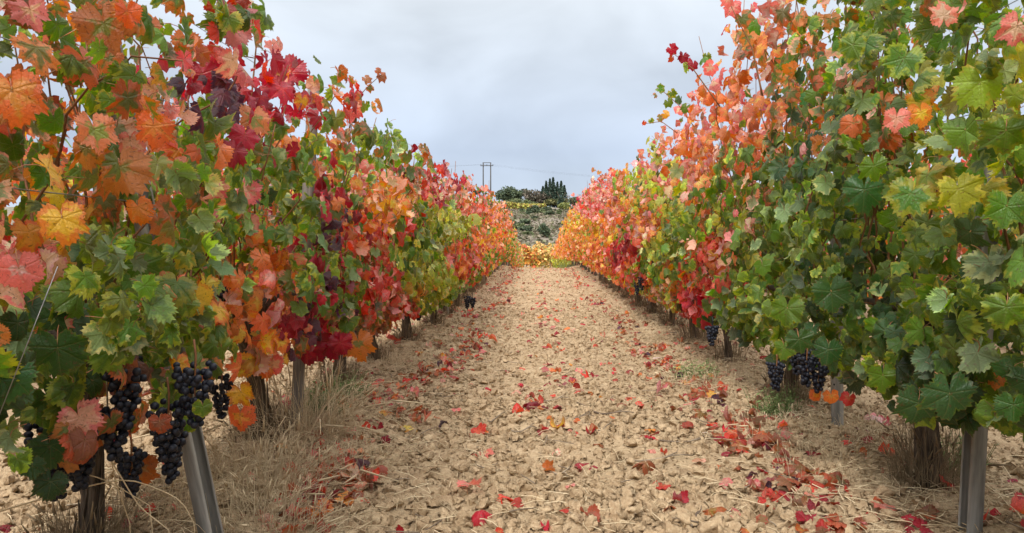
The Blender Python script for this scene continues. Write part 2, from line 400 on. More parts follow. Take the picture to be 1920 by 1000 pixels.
for src in clod_protos:
    xs, yss, ss = [], [], []
    for n, ylo, yhi, smin, smax, pw in ((4200, 1.45, 4.2, .004, .042, 3.0), (3200, 3.8, 9.5, .006, .034, 3.4), (1500, 9, 25, .010, .036, 2.4)):
        y = np.exp(rng.uniform(math.log(ylo), math.log(yhi), n)); x = rng.uniform(-2.8, 2.9, n)
        keep = rng.random(n) < .25+.9*vn2(x*1.9, y*1.9, 21); x, y = x[keep], y[keep]
        xs.append(x); yss.append(y); ss.append((smin+(smax-smin)*rng.random(len(x))**pw)*(.6+.6*vn2(x*1.7, y*1.7, 5)))
    x, y, q = map(np.concatenate, (xs, yss, ss))
    o = scatter('soil_crumbs', src, np.stack([x, y, gz(x, y)+gfine(x, y)+q*.22], 1), np.stack([rng.normal(0, .5, len(x)), rng.normal(0, .5, len(x)), rng.uniform(0, 6.28, len(x))], 1), q/.034)
    tag(o, 'loose crumbs and small clods of dry beige soil covering the track', 'soil', None, 'stuff')
# ------------------------------------------------------------------ leaf shapes
LOBES = [(0, 1.0), (11, .95), (20, .82), (29, .74), (38, .82), (50, .93), (62, .9), (73, .78), (80, .72), (90, .77), (104, .84), (118, .82), (131, .72), (146, .74), (160, .7), (170, .5), (177, .16), (180, .1)]
def leaf_outline(n, seed, depth=1.0, tooth=.07, teeth=None):
    r_ = np.random.default_rng(seed)
    ang = np.array([a for a, _ in LOBES], float); rad = np.array([r for _, r in LOBES])
    out_t, out_r = [], []
    h = n//2; th = np.linspace(0, 180, h+1)
    for sgn in (1, -1):
        j = 1+r_.normal(0, .07, len(rad)); j[0] = 1; j[-2:] = 1
        rj = rad.copy(); base = .9*np.interp(ang, [0, 50, 104, 150, 180], [1, .94, .84, .7, .12])
        rj = base+(rj-base)*depth; rj *= j
        aa = ang+np.concatenate([[0], r_.normal(0, 2.5, len(ang)-2), [0]])
        R = np.interp(th, aa, rj)
        tk = np.where(np.arange(h+1) % 2 == 0, tooth, -tooth*.7)*r_.uniform(.5, 1.4, h+1)*R*np.clip((170-th)/20, 0, 1)*(th > 0)
        R = R+tk
        if sgn > 0: out_t += list(th); out_r += list(R)
        else: out_t += list(-th[-2:0:-1]); out_r += list(R[-2:0:-1])
    t = np.radians(out_t); R = np.array(out_r)
    return t, R
def bend(x, y, e, seed, amt=1.0, crumple=0.0):
    r_ = np.random.default_rng(seed+100)
    z = .26*amt*(np.abs(x) - .1)*r_.uniform(-.6, 1.3)                     # fold along the midrib
    z = z - amt*r_.uniform(.05, .38)*(np.maximum(y, 0)**2) - amt*r_.uniform(-.1, .35)*(x**2)
    th = np.arctan2(x, y); r = np.hypot(x, y)
    for k in (3, 5, 8): z = z + amt*r_.normal(0, .045)*np.cos(k*th+r_.uniform(0, 6.3))*r**1.5
    z = z + .05*amt*np.cos(th*3.5)*r                                       # lobes pleat between veins
    X, Y = x.copy(), y.copy()
    if crumple:
        k = crumple*r_.uniform(1.3, 2.4); A = x*k*1.1                         # roll the blade
        R = 1/(k*1.1); X = np.sin(A)*R; z = z*.6 - (1-np.cos(A))*R*r_.choice([-1, 1, 1])
        B = np.maximum(y, 0)*crumple*r_.uniform(.5, 1.8)
        Y = np.where(y > 0, np.sin(B)/np.maximum(B, 1e-6)*np.maximum(y, 0), y*(1-.2*crumple)); z = z - np.where(y > 0, (1-np.cos(B))*np.maximum(y, 0)*.6, 0)
        z = z + crumple*.16*(vn2(x*2.6+seed, y*2.6, seed)-.5)*2*r + crumple*.07*(vn2(x*6+seed, y*6, seed+3)-.5)*2
        X = X + crumple*.12*(vn2(x*3+9, y*3+seed, seed+8)-.5)
    return X, Y, z
def leaf_template(n, rings, seed, crumple=0.0, tooth=.07):
    """vertices, triangles, lp"""
    r_ = np.random.default_rng(seed)
    t, R = leaf_outline(n, seed, r_.uniform(.5, 1.45), tooth)
    x0, y0 = np.sin(t)*R, np.cos(t)*R
    lv = [(np.zeros(1), np.zeros(1), np.zeros(1))]; prev = None; tris = []; base = 1
    fr = list(np.linspace(0, 1, rings+1)[1:]) if rings > 1 else [1.0]
    idx_prev = None
    for k, f in enumerate(fr):
        if k == len(fr)-1: sel = np.arange(n)
        else:
            step = 2 if n >= 20 else 1
            sel = np.arange(0, n, step)
        m = 1 if k == len(fr)-1 else 1
        lv.append((x0[sel]*f*m, y0[sel]*f*m, np.full(len(sel), f)))
        ids = base+np.arange(len(sel)); base += len(sel)
        if idx_prev is None:
            tris += [(0, ids[q], ids[(q+1) % len(ids)]) for q in range(len(ids))]
        elif len(ids) == len(idx_prev):
            for q in range(len(ids)):
                q2 = (q+1) % len(ids); tris += [(idx_prev[q], ids[q], ids[q2]), (idx_prev[q], ids[q2], idx_prev[q2])]
        else:
            for q in range(len(idx_prev)):
                a, b = idx_prev[q], idx_prev[(q+1) % len(idx_prev)]; c, d, e2 = ids[2*q], ids[2*q+1], ids[(2*q+2) % len(ids)]
                tris += [(a, c, d), (a, d, b), (b, d, e2)]
        idx_prev = ids
    x = np.concatenate([v[0] for v in lv]); y = np.concatenate([v[1] for v in lv]); e = np.concatenate([v[2] for v in lv])
    X, Y, Zz = bend(x, y, e, seed, 1.7, crumple)
    tr = np.array(tris)[:, ::-1]        # front face towards +z
    return np.stack([X, Y, Zz], 1), tr, np.stack([x, y, e], 1)
def petiole_template(seed):
    r_ = np.random.default_rng(seed+50); q = np.linspace(0, 1, 4)[:, None]
    P = q*np.array([r_.uniform(-.25, .25), -.45, -.75])*r_.uniform(.9, 1.4)+np.sin(q*3.1)*np.array([0, -.15, .12])
    b = MB().tube(P, .022, 3, False); return np.concatenate(b.V), np.concatenate(b.F4)
NV, NC = 16, 8        # flat-ish variants and withered variants per level
def make_templates(n, rings, tooth):
    T = [leaf_template(n, rings, 300+k, 0.0, tooth) for k in range(NV)]
    T += [leaf_template(n, rings, 400+k, .45+.08*k, tooth) for k in range(NC)]
    return T
T_NEAR = make_templates(60, 3, .085); T_MID = make_templates(28, 2, .07); T_LOW = make_templates(16, 1, .05); T_FAR = make_templates(10, 1, .0)
def leaf_meshes(T, pet, nm):
    out = []
    for k, (V, F, lp) in enumerate(T):
        if pet:
            PV, PF = petiole_template(k); lpp = np.zeros((len(PV), 3))
            me = newmesh(nm, np.vstack([V, PV]), [F, PF+len(V)], {'lp': np.vstack([lp, lpp])}, True, (M_LEAF_O, M_PETI), [0]*len(F)+[1]*len(PF))
        else: me = newmesh(nm, V, F, {'lp': lp}, True, (M_LEAF_O,))
        out.append(me)
    return out
ME_NEAR = leaf_meshes(T_NEAR, True, 'leaf_blade'); ME_MID = leaf_meshes(T_MID, True, 'leaf_blade_small')

def lin(*c): return np.array(c, float)
PAL = {
 'G': (lin(.125,.225,.026), lin(.32,.38,.04)), 'D': (lin(.045,.11,.026), lin(.1,.18,.03)),
 'Y': (lin(.33,.42,.05), lin(.55,.5,.07)), 'L': (lin(.19,.2,.045), lin(.62,.2,.07)),
 'O': (lin(.84,.35,.08), lin(.84,.2,.06)), 'A': (lin(.8,.46,.06), lin(.78,.25,.04)),
 'R': (lin(.68,.14,.07), lin(.66,.06,.04)), 'C': (lin(.46,.025,.04), lin(.38,.015,.035)),
 'P': (lin(.85,.45,.32), lin(.84,.23,.2)), 'B': (lin(.34,.16,.075), lin(.42,.11,.05)), 'M': (lin(.13,.025,.04), lin(.07,.02,.045))}
TURN = {'G': (.0, .4), 'D': (0, .2), 'Y': (.1, .5), 'L': (.15, .65), 'O': (.2, .9), 'A': (.1, .6), 'R': (.2, .9), 'C': (.1, .9), 'P': (.1, .8), 'B': (.1, .8), 'M': (.1, .9)}
KEYS = list(PAL)
def A_(s, base_l=.55, base_g=.85):
    out = []
    for tok in s.split(';'):
        tok = tok.strip()
        if not tok: continue
        p, mixs = tok.split(':'); px, py = p.split(',')
        wv = np.zeros(len(KEYS)); wv[0] = base_g; wv[3] = base_l
        for q in mixs.split(): wv[KEYS.index(q[0])] += float(q[1:] or 1)*{'G': 1.5, 'L': 1.5, 'D': 1.1, 'Y': 1.3, 'C': .75, 'R': .8, 'A': 1.2}.get(q[0], 1)
        out.append((float(px), float(py), wv/wv.sum()))
    return out
ANCH = {-1: A_("""20,40:L3 P2 R1 G2;100,120:G3 L3;200,80:L3 O2 P1 G2;30,210:O3 R2 L2;130,300:L4 G3 R1;250,150:L3 P1 G2;280,230:O3 P2;60,300:G2 A1 L2;
330,60:L2 C1 O1 G2;420,60:C3 R2 P1 G1;400,150:C3 M3 R1;480,130:C4 R2 P2;520,180:C4 R1 O1;380,280:G3 O2;300,370:O2 A1 L1 G1;400,310:G3 Y1;240,330:L4 O1 G1;
100,420:A3 O3 G1;30,500:P3 R2 O1;200,500:G5 D1;100,560:G3 D3 L1;230,600:G5;330,420:A2 G3 P1 L2;460,360:P3 G2 O1;470,290:C1 P1 G1;540,360:G4 D1;560,400:G3 Y1;
620,380:C4 P1 M1;660,340:O2 G2 P2;560,270:O2 G2 C1;450,480:G3 O2 A1;380,450:Y2 G3;420,560:A3 O3 B1 G1;340,620:G4 L2;100,690:G4 D3;150,780:B2 P2 L1 G1;50,760:G3 D3;
250,740:B3 L2 G1;330,700:L3 G3 P1;270,880:B3 O1;450,760:A2 O2 B2;440,820:O3 P1;520,670:O2 A1 P2 B1;560,640:C4 M3;620,630:C4 M2 L1;640,540:C3 M1 G1;550,500:C1 O3 G1;
500,560:O3 P2;600,480:C3 G2 M1;690,430:R3 O2 C1;700,540:R3 P2;750,600:R3 L2 B2;700,640:B2 L2 R1;740,380:A3 O2;800,480:Y3 G2;820,560:Y2 A2 G1;770,420:R2 G2 C1;
850,415:Y6;815,520:Y6 A1;795,450:Y4 G2;880,380:R3 O1 P1;830,340:C2 R2 P1;870,480:O3 R3;920,430:O3 R1 A1;950,480:O2 R1 G1;910,530:R2 Y1 O2 G1;720,260:G3 L1;640,220:R2 L2 C1;600,230:O2 C2;
780,310:C2 O1 L1;940,400:P2 O3;965,470:O2 G1 Y1"""),
 1: A_("""1900,30:P3 L2 G3;1560,220:D2 G3 L1;1500,80:G3 L2 O1;1490,165:D2 G2 L1;1640,130:G4 L2;1760,100:G4 Y1;1660,310:G4 L1;1600,90:G4 L1;1780,40:P2 L2 O1 G3;1700,40:L2 G3 O1;1640,40:O1 G3 L1;1550,60:G2 L2 O1;1450,60:O3 P2 G1 L1;1380,150:P3 O3;1420,100:O2 L2;1500,130:L2 R1 G2;
1290,110:C2 P1;1330,180:O3 P2;1480,200:D2 L2 O1;1520,160:G2 D2 L1;1620,200:L3 O2 G2;1610,280:O2 L3 R1 G1;1680,230:P1 A1 G3;1720,230:O1 Y2 G2;1740,130:G3 Y1;1820,180:Y4 G2;
1880,100:Y2 G2;1830,280:Y3 G3;1900,280:Y3 G3;1700,370:Y4 G1;1800,350:Y3 G3;1880,400:G4;1560,300:G2 D2 L1;1450,260:O2 L2 P1 G1;1400,230:O3 P2;1500,330:D3 G2;1420,360:G3 L1;
1380,320:O2 G2 P1;1300,300:P2 O3;1260,330:P3 O1 Y1;1350,400:G2 Y1 P1;1470,400:G4;1600,400:G3 D3;1560,480:D3 G3;1700,480:D3 G3;1820,480:G3 D2;1400,480:G4 Y1;1450,580:G4 Y1;
1600,560:G3 D4;1650,650:D4 G2;1780,600:D3 G3;1880,560:G4;1760,740:D4 G1;1880,730:D2 G3;1520,640:G3 D3;1560,750:O2 B1 D1;1380,560:G4 Y1;1350,630:G3 D1;1290,560:C2 R3;
1300,520:R3 L1;1330,470:O2 R2;1250,560:Y2 A2 L1;1230,500:G3 A1 O1;1270,440:G3 O2 Y1;1200,420:P2 O3 A1;1232,470:Y5 G2;1180,385:A3 O2 Y2;1135,440:A3 O2 Y1;1150,400:O2 P3;1220,370:Y2 P1 O1;1160,470:C3 R2;1180,520:R2 O2 Y1;
1120,480:O2 A1 R1;1110,380:P3 R2;1080,430:A3 O2 Y1;1060,460:A2 O3;1090,500:O2 Y1;1055,510:Y3;1200,560:O1 Y2 L1;1320,400:G2 O3 Y1""", .12, .5)}
AP = {s: np.array([(a, b) for a, b, _ in ANCH[s]]) for s in ANCH}; AW = {s: np.array([c for *_, c in ANCH[s]]) for s in ANCH}
def color_field(side, P):
    """leaf colours as a function of the place along the row (y) and the height (z)"""
    y = np.maximum(P[:, 1], .5); u = 1005+side*np.clip(np.abs(P[:, 0]), .7, 1.45)*FPX/y; v = 455-(P[:, 2]-1.0)*FPX/y
    u = np.clip(u, 0, 1920); v = np.clip(v, 0, 900)
    sig = np.clip(np.abs(u-1005)*.05, 9, 32)
    d2 = (u[:, None]-AP[side][:, 0])**2+(v[:, None]-AP[side][:, 1])**2
    d2 -= d2.min(1)[:, None]
    W = np.exp(-d2/(2*sig[:, None]**2)) @ AW[side]; W /= W.sum(1)[:, None]; W = W**1.35; W /= W.sum(1)[:, None]
    # neighbours on a shoot turn together: the draw follows a slow noise in space for most leaves
    q_ = vn3(P*np.array([4.5, 4.5, 3.5]), 3); q_ = np.argsort(np.argsort(q_))/max(len(q_), 1); rd = rng.random(len(P)); rd = np.where(rng.random(len(P)) < .6, q_, rd)
    k = (rd[:, None] > np.cumsum(W, 1)).sum(1).clip(0, len(KEYS)-1)
    return paint(k)
def paint(k, sg=.3):
    n = len(k)
    ca = np.array([PAL[q][0] for q in KEYS])[k]; cb = np.array([PAL[q][1] for q in KEYS])[k]
    lo = np.array([TURN[q][0] for q in KEYS])[k]; hi = np.array([TURN[q][1] for q in KEYS])[k]
    g_ = np.exp(rng.normal(-.03, sg, (n, 1))); hue = np.exp(rng.normal(0, .1, (n, 3)))
    return np.clip(ca*g_*hue, 0, .85), np.clip(cb*g_*np.exp(rng.normal(0, .1, (n, 3))), 0, .85), rng.uniform(lo, hi), k

# ------------------------------------------------------------------ vines
HT = {-1: ([-2, 2.4, 3.1, 3.6, 4.4, 6, 9, 20, 30, 46], [2.2, 2.0, 1.8, 1.66, 1.70, 1.78, 1.86, 1.95, 1.7, 1.5]),
      1: ([-2, 3, 4.2, 5.2, 6.4, 7.4, 9.5, 14, 20, 30, 46], [2.5, 2.5, 2.42, 2.14, 2.02, 1.84, 1.95, 2.25, 1.95, 1.75, 1.5])}
BT = {-1: ([0, 1.6, 3.0, 3.8, 6, 46], [.42, .40, .38, .31, .23, .2]), 1: ([0, 1.9, 2.6, 3.6, 6, 46], [.40, .36, .30, .27, .23, .2])}
VY = {-1: [-.6, .6, 1.9, 3.15, 4.41, 5.3, 6.3, 7.5], 1: [-.9, .3, 1.45, 2.62, 4.0, 5.3, 6.4, 7.5]}
for s in VY:
    while VY[s][-1] < 44: VY[s].append(VY[s][-1]+1.13+rng.normal(0, .05))
GROUPV = {-1: 'grapevines of the left row', 1: 'grapevines of the right row'}

def orient(tip, nrm):
    tip = tip/np.linalg.norm(tip, axis=1)[:, None]
    nrm = nrm-(nrm*tip).sum(1)[:, None]*tip; nrm /= np.linalg.norm(nrm, axis=1)[:, None]+1e-9
    side = np.cross(tip, nrm); return np.stack([side, tip, nrm], -1)     # columns

vines = []
for side in (-1, 1):
    for vi, vy in enumerate(VY[side]):
        lod = 0 if vy < 9 else (1 if vy < 20 else 2)
        bx = float(row_x(side, vy)); bz = float(gz(bx, vy)); top = bz*0+float(np.interp(vy, *HT[side])); bot = float(np.interp(vy, *BT[side]))
        sp = 1.15; canes = []
        nc = (17, 12, 8)[lod]
        lp_, ln_, lt_, ls_ = [], [], [], []
        for c in range(nc):
            y0 = vy+rng.uniform(-.58, .58); x0 = bx+rng.normal(0, .04); z0 = bz+rng.uniform(.58, .74)
            h = top-z0+bz+rng.normal(-.05, .1)
            if rng.random() < .25: h *= rng.uniform(.5, .85)
            h = min(h, top-z0+bz-.04)
            m = 13; t = np.linspace(0, 1, m)
            lx = rng.normal(0, .2); ly = rng.normal(0, .16)
            wob = np.cumsum(rng.normal(0, .022, (m, 2)), 0)
            P = np.stack([x0+lx*t*1.1+wob[:, 0], y0+ly*t+wob[:, 1], z0+h*(t-.12*t**3*rng.random())], 1)
            if rng.random() < .3:     # flopping shoot
                k = int(m*.6); o_ = rng.choice([-1, 1]); f = (np.arange(m)-k).clip(0)/(m-k)
                P[:, 0] += o_*.3*f**1.5; P[:, 2] -= .35*f**2*rng.uniform(.3, 1.3)
            P[:, 0] = bx+np.clip(P[:, 0]-bx, -.44, .44)
            canes.append(P)
            L_ = int(h/(.043, .068, .095)[lod]); tt = np.sort(rng.uniform(0.02, 1, max(L_, 4)))
            Q = np.stack([np.interp(tt, t, P[:, k]) for k in range(3)], 1)
            out = np.where(rng.random(len(tt)) < .5+.0*tt, 1, -1)
            ang = rng.normal(0, .8, len(tt)); pl = rng.uniform(.05, .15, len(tt))
            Q = Q+np.stack([out*np.cos(ang)*pl, np.sin(ang)*pl, rng.normal(.01, .03, len(tt))], 1)
            lp_.append(Q); ls_.append(rng.uniform(.036, .068, len(tt))*np.where(tt > .86, .7, 1))
        nf = ((1300 if side > 0 else 1080) if vy < 3.6 else 860, 500, 280)[lod]
        z = bz+bot+.04+(top-bot-.12)*rng.beta(.95, 1.1, nf); sk = rng.random(nf) < .26; z = np.where(sk, bz+bot+.02+.4*rng.random(nf), z)
        hz = (z-bz)
        wz = np.interp(hz, [.3, .5, .8, 1.2, 1.7, 2.0, 2.4], [.2, .3, .40, .47, .44, .34, .2])
        yy = vy+rng.uniform(-.6, .6, nf)
        wz = wz*(.78+.44*vn2(yy*2.2+side*5, hz*2.2, 31))
        u = rng.choice([-1, 1], nf)*(1-rng.random(nf)**2.0*.6)
        Q = np.stack([bx+u*wz, yy, z], 1); lp_.append(Q); ls_.append(rng.uniform(.03, .070, nf))
        P = np.concatenate(lp_); S = np.concatenate(ls_)*(.88 if vy < 3.6 else 1.0, 1.12, 1.3)[lod]
        # keep the low edge ragged
        ok = P[:, 2] > bz+bot+.10*vn2(P[:, 1]*4, P[:, 0]*2, 3)
        # the track side of the nearest vines stays clear of the lens
        ok &= np.abs(P[:, 0]) > .80
        P, S = P[ok], S[ok]; n = len(P)
        out = np.sign(P[:, 0]-bx); out[out == 0] = 1
        depth = np.clip(np.abs(P[:, 0]-bx)/.35, 0, 1)
        tip = np.stack([out*rng.uniform(-.2, .8, n)*.8, rng.normal(0, .6, n), -1+rng.normal(0, .35, n).clip(-.5, 1.2)], 1)
        nrm = np.stack([out*(.8+.5*depth), rng.normal(-.3, .7, n), rng.normal(.4, .5, n)], 1)
        flip = rng.random(n) < .12; nrm[flip] *= -1
        R = orient(tip, nrm)
        ca, cb, tu, k = color_field(side, P)
        dry = np.isin(k, [KEYS.index(q) for q in 'BMP']) | (rng.random(n) < .36)
        var = np.where(dry &  (rng.random(n) < .8), NV+rng.integers(0, NC, n), rng.integers(0, NV, n))
        vines.append(dict(side=side, i=vi, y=vy, lod=lod, bx=bx, bz=bz, P=P, S=S, R=R, ca=ca, cb=cb, tu=tu, var=var, canes=canes, k=k, hero=[]))
def vine_near(side, y): return min((v for v in vines if v['side'] == side), key=lambda v: abs(v['y']-y))
def add_leaf(side, px, py, Y, width_px, key, facing=(0, -1, .1), tipd=(0, 0, -1), var=None, turn=None):
    """one leaf that stands out in the photograph"""
    p = at(px, py, Y); s = width_px*Y/FPX/2.0
    v = vine_near(side, Y); tip = np.array([tipd], float); nr = np.array([facing], float)
    R = orient(tip, nr); ca, cb, tu, k = paint(np.array([KEYS.index(key)]), .08)
    if turn is not None: tu = np.array([turn])
    for nm, val in (('P', p[None]-R[:, :, 1]*s*.3), ('S', np.array([s])), ('R', R), ('ca', ca), ('cb', cb), ('tu', tu), ('k', k), ('var', np.array([rng.integers(0, NV) if var is None else var]))):
        v[nm] = np.concatenate([v[nm], val])
HERO = [ # side, px, py, Y, width, colour, facing, tip direction, variant
 (-1, 28, 190, 1.05, 150, 'O', (.7,-1,.2), (.25,0,-1), 17, .5), (-1, 120, 425, 1.02, 115, 'A', (.4,-1,.6), (.3,-.1,-1), 17, .35), (-1, 40, 520, 1.0, 110, 'P', (.6,-1,.4), (.1,.2,-1), 18, .7),
 (-1, 200, 60, 1.35, 120, 'L', (.3,-1,.4), (.3,0,-1), 5, .6), (-1, 235, 330, 1.5, 120, 'L', (.2,-1,.3), (.4,0,-1), 6, .75), (-1, 290, 250, 1.6, 85, 'O', (.4,-1,.1), (.1,0,-1), 7, .5),
 (-1, 220, 610, 1.45, 105, 'G', (.2,-1,.5), (.05,0,-1), 2, .1), (-1, 110, 670, 1.3, 120, 'D', (.5,-1,.3), (0,.1,-1), 9, .1), (-1, 155, 795, 1.4, 95, 'P', (.2,-1,.2), (.5,0,-1), 4, .3),
 (-1, 120, 850, 1.5, 120, 'L', (.1,-1,.3), (.4,0,-1), 8, .5), (-1, 262, 890, 1.75, 95, 'B', (.1,-1,.1), (.05,0,-1), 17, .7), (-1, 450, 790, 2.35, 75, 'O', (.2,-1,.2), (0,0,-1), 18, .6),
 (-1, 455, 745, 2.3, 60, 'A', (.1,-1,.5), (.3,0,-1), 1, .3), (-1, 575, 665, 3.2, 75, 'C', (0,-1,.4), (-.2,0,-1), 10, .5), (-1, 625, 655, 3.3, 70, 'C', (.3,-1,.2), (.1,0,-1), 11, .8),
 (-1, 600, 660, 3.35, 60, 'M', (.1,-1,.3), (0,0,-1), 12, .6), (-1, 675, 655, 3.4, 75, 'L', (.4,-1,.1), (.2,0,-1), 13, .7), (-1, 510, 690, 2.6, 60, 'P', (.2,-1,.2), (0,0,-1), 19, .5),
 (-1, 380, 150, 2.2, 75, 'C', (.2,-1,.5), (.2,0,-1), 14, .5), (-1, 420, 175, 2.2, 70, 'M', (0,-1,.1), (.3,0,-1), 20, .9), (-1, 400, 110, 2.3, 60, 'C', (.2,-1,.5), (-.2,0,-1), 3, .5),
 (-1, 545, 125, 2.95, 75, 'C', (.2,-1,.3), (-.1,0,.9), 5, .7), (-1, 522, 150, 2.9, 80, 'C', (.3,-1,.1), (0,0,1), 9, .4), (-1, 465, 365, 2.2, 60, 'P', (.2,-1,.1), (.1,0,-1), 6, .5),
 (-1, 370, 290, 2.0, 75, 'G', (.3,-1,.4), (-.2,0,-1), 15, .1), (-1, 400, 450, 2.1, 50, 'Y', (.3,-1,.2), (0,0,-1), 2, .2), (-1, 270, 510, 1.7, 95, 'G', (.4,-1,.6), (.2,0,-1), 7, .2),
 (-1, 690, 600, 4.2, 40, 'P', (.2,-1,.2), (0,0,-1), 18, .5), (-1, 118, 610, 1.35, 42, 'P', (.2,-1,.1), (0,0,-1), 16, .3), (-1, 355, 800, 1.75, 55, 'G', (.7,-1,.1), (0,0,-1), 19, .2),
 (-1, 640, 650, 3.3, 55, 'C', (.2,-1,.2), (.3,0,-1), 4, .3), (-1, 160, 290, 1.35, 85, 'L', (.2,-1,.3), (-.2,0,-1), 0, .6), (-1, 60, 30, 1.2, 80, 'P', (.3,-1,.5), (.3,0,-1), 1, .6),
 (1, 1780, 755, 1.75, 112, 'D', (-.1,-1,.5), (0,0,-1), 2, .05), (1, 1700, 375, 1.75, 92, 'G', (-.2,-1,.6), (-.5,-.1,-.8), 4, .35), (1, 1840, 170, 1.6, 105, 'Y', (-.4,-1,.5), (.1,0,-1), 6, .1),
 (1, 1800, 370, 1.7, 95, 'Y', (-.3,-1,.4), (.2,0,-1), 9, .15), (1, 1885, 260, 1.5, 95, 'G', (-.5,-1,.2), (.1,.2,-1), 10, .2), (1, 1885, 590, 1.5, 90, 'G', (-.5,-1,.4), (-.1,0,-1), 11, .2),
 (1, 1885, 400, 1.5, 85, 'G', (-.4,-1,.6), (-.2,0,-1), 12, .15), (1, 1680, 230, 1.8, 55, 'P', (-.2,-1,.4), (-.1,0,-1), 5, .5), (1, 1730, 220, 1.8, 55, 'A', (-.3,-1,.4), (.3,0,-1), 7, .6),
 (1, 1690, 120, 1.9, 80, 'G', (-.2,-1,.4), (-.3,0,-.6), 8, .3), (1, 1770, 20, 1.7, 60, 'P', (-.1,-1,.3), (0,0,1), 13, .4), (1, 1905, 60, 1.5, 70, 'P', (-.3,-1,.3), (-.2,0,-1), 14, .5),
 (1, 1655, 715, 2.2, 70, 'G', (-.2,-1,.6), (0,0,-1), 15, .1), (1, 1720, 770, 2.0, 95, 'D', (-.1,-1,.3), (-.1,0,-1), 3, .05), (1, 1600, 240, 2.2, 60, 'L', (-.2,-1,.2), (0,0,-1), 18, .8),
 (-1, 205, 120, 1.7, 75, 'L', (.3,-1,.3), (.2,0,-1), 18, .6), (-1, 225, 200, 1.75, 70, 'G', (.2,-1,.4), (-.3,0,-1), 4, .3), (-1, 262, 400, 1.7, 75, 'O', (.3,-1,.2), (.3,0,-1), 19, .5), (-1, 285, 470, 1.75, 70, 'G', (.1,-1,.4), (-.1,0,-1), 8, .2),
 (-1, 300, 540, 1.7, 65, 'L', (.4,-1,.2), (.2,0,-1), 5, .4), (-1, 322, 620, 1.75, 70, 'G', (.2,-1,.3), (0,0,-1), 11, .2), (-1, 335, 690, 1.7, 62, 'A', (.3,-1,.1), (.3,0,-1), 20, .4), (-1, 245, 275, 1.7, 70, 'P', (.4,-1,.1), (.1,0,-1), 18, .4), (-1, 300, 800, 1.5, 58, 'B', (.3,-1,.2), (.1,0,-1), 17, .5), (-1, 380, 770, 1.55, 46, 'G', (.6,-1,.1), (0,0,-1), 6, .2),
 (1, 1500, 645, 2.5, 60, 'D', (-.2,-1,.4), (.2,0,-1), 4, .05), (1, 1552, 665, 2.45, 65, 'D', (-.3,-1,.3), (-.1,0,-1), 7, .05), (1, 1470, 660, 2.7, 50, 'G', (-.2,-1,.4), (0,0,-1), 9, .1),
 (1, 1560, 748, 2.6, 40, 'O', (-.2,-1,.3), (.2,0,-1), 17, .6), (1, 1590, 752, 2.7, 38, 'R', (-.2,-1,.3), (-.3,0,-1), 18, .6), (1, 1530, 745, 2.8, 34, 'O', (-.2,-1,.3), (0,0,-1), 19, .6),
 (1, 1475, 590, 2.7, 75, 'G', (-.3,-1,.4), (-.1,0,-1), 1, .1), (1, 1620, 370, 2.1, 90, 'D', (-.3,-1,.5), (0,0,-1), 0, .05), (1, 1560, 560, 2.4, 85, 'D', (-.3,-1,.5), (.1,0,-1), 5, .05),
 (1, 1430, 505, 2.9, 40, 'G', (-.1,-1,.4), (.1,0,-1), 8, .0), (1, 1900, 770, 1.55, 70, 'D', (-.3,-1,.3), (0,0,-1), 6, .1), (1, 1640, 320, 2.0, 60, 'G', (-.3,-1,.5), (.2,0,-1), 2, .1),
 (-1, 870, 415, 8.5, 34, 'Y', (.6,-1,.8), (.6,0,-.6), 2, .1), (-1, 895, 412, 8.6, 32, 'Y', (.6,-1,.8), (.6,0,-.4), 4, .1), (-1, 850, 420, 8.3, 30, 'Y', (.6,-1,.8), (.2,0,-1), 6, .1), (-1, 838, 412, 8.3, 30, 'Y', (.6,-1,.8), (-.4,0,-1), 3, .1),
]
for h in HERO: add_leaf(h[0], h[1], h[2], h[3], h[4], h[5], h[6], h[7], h[8], h[9])
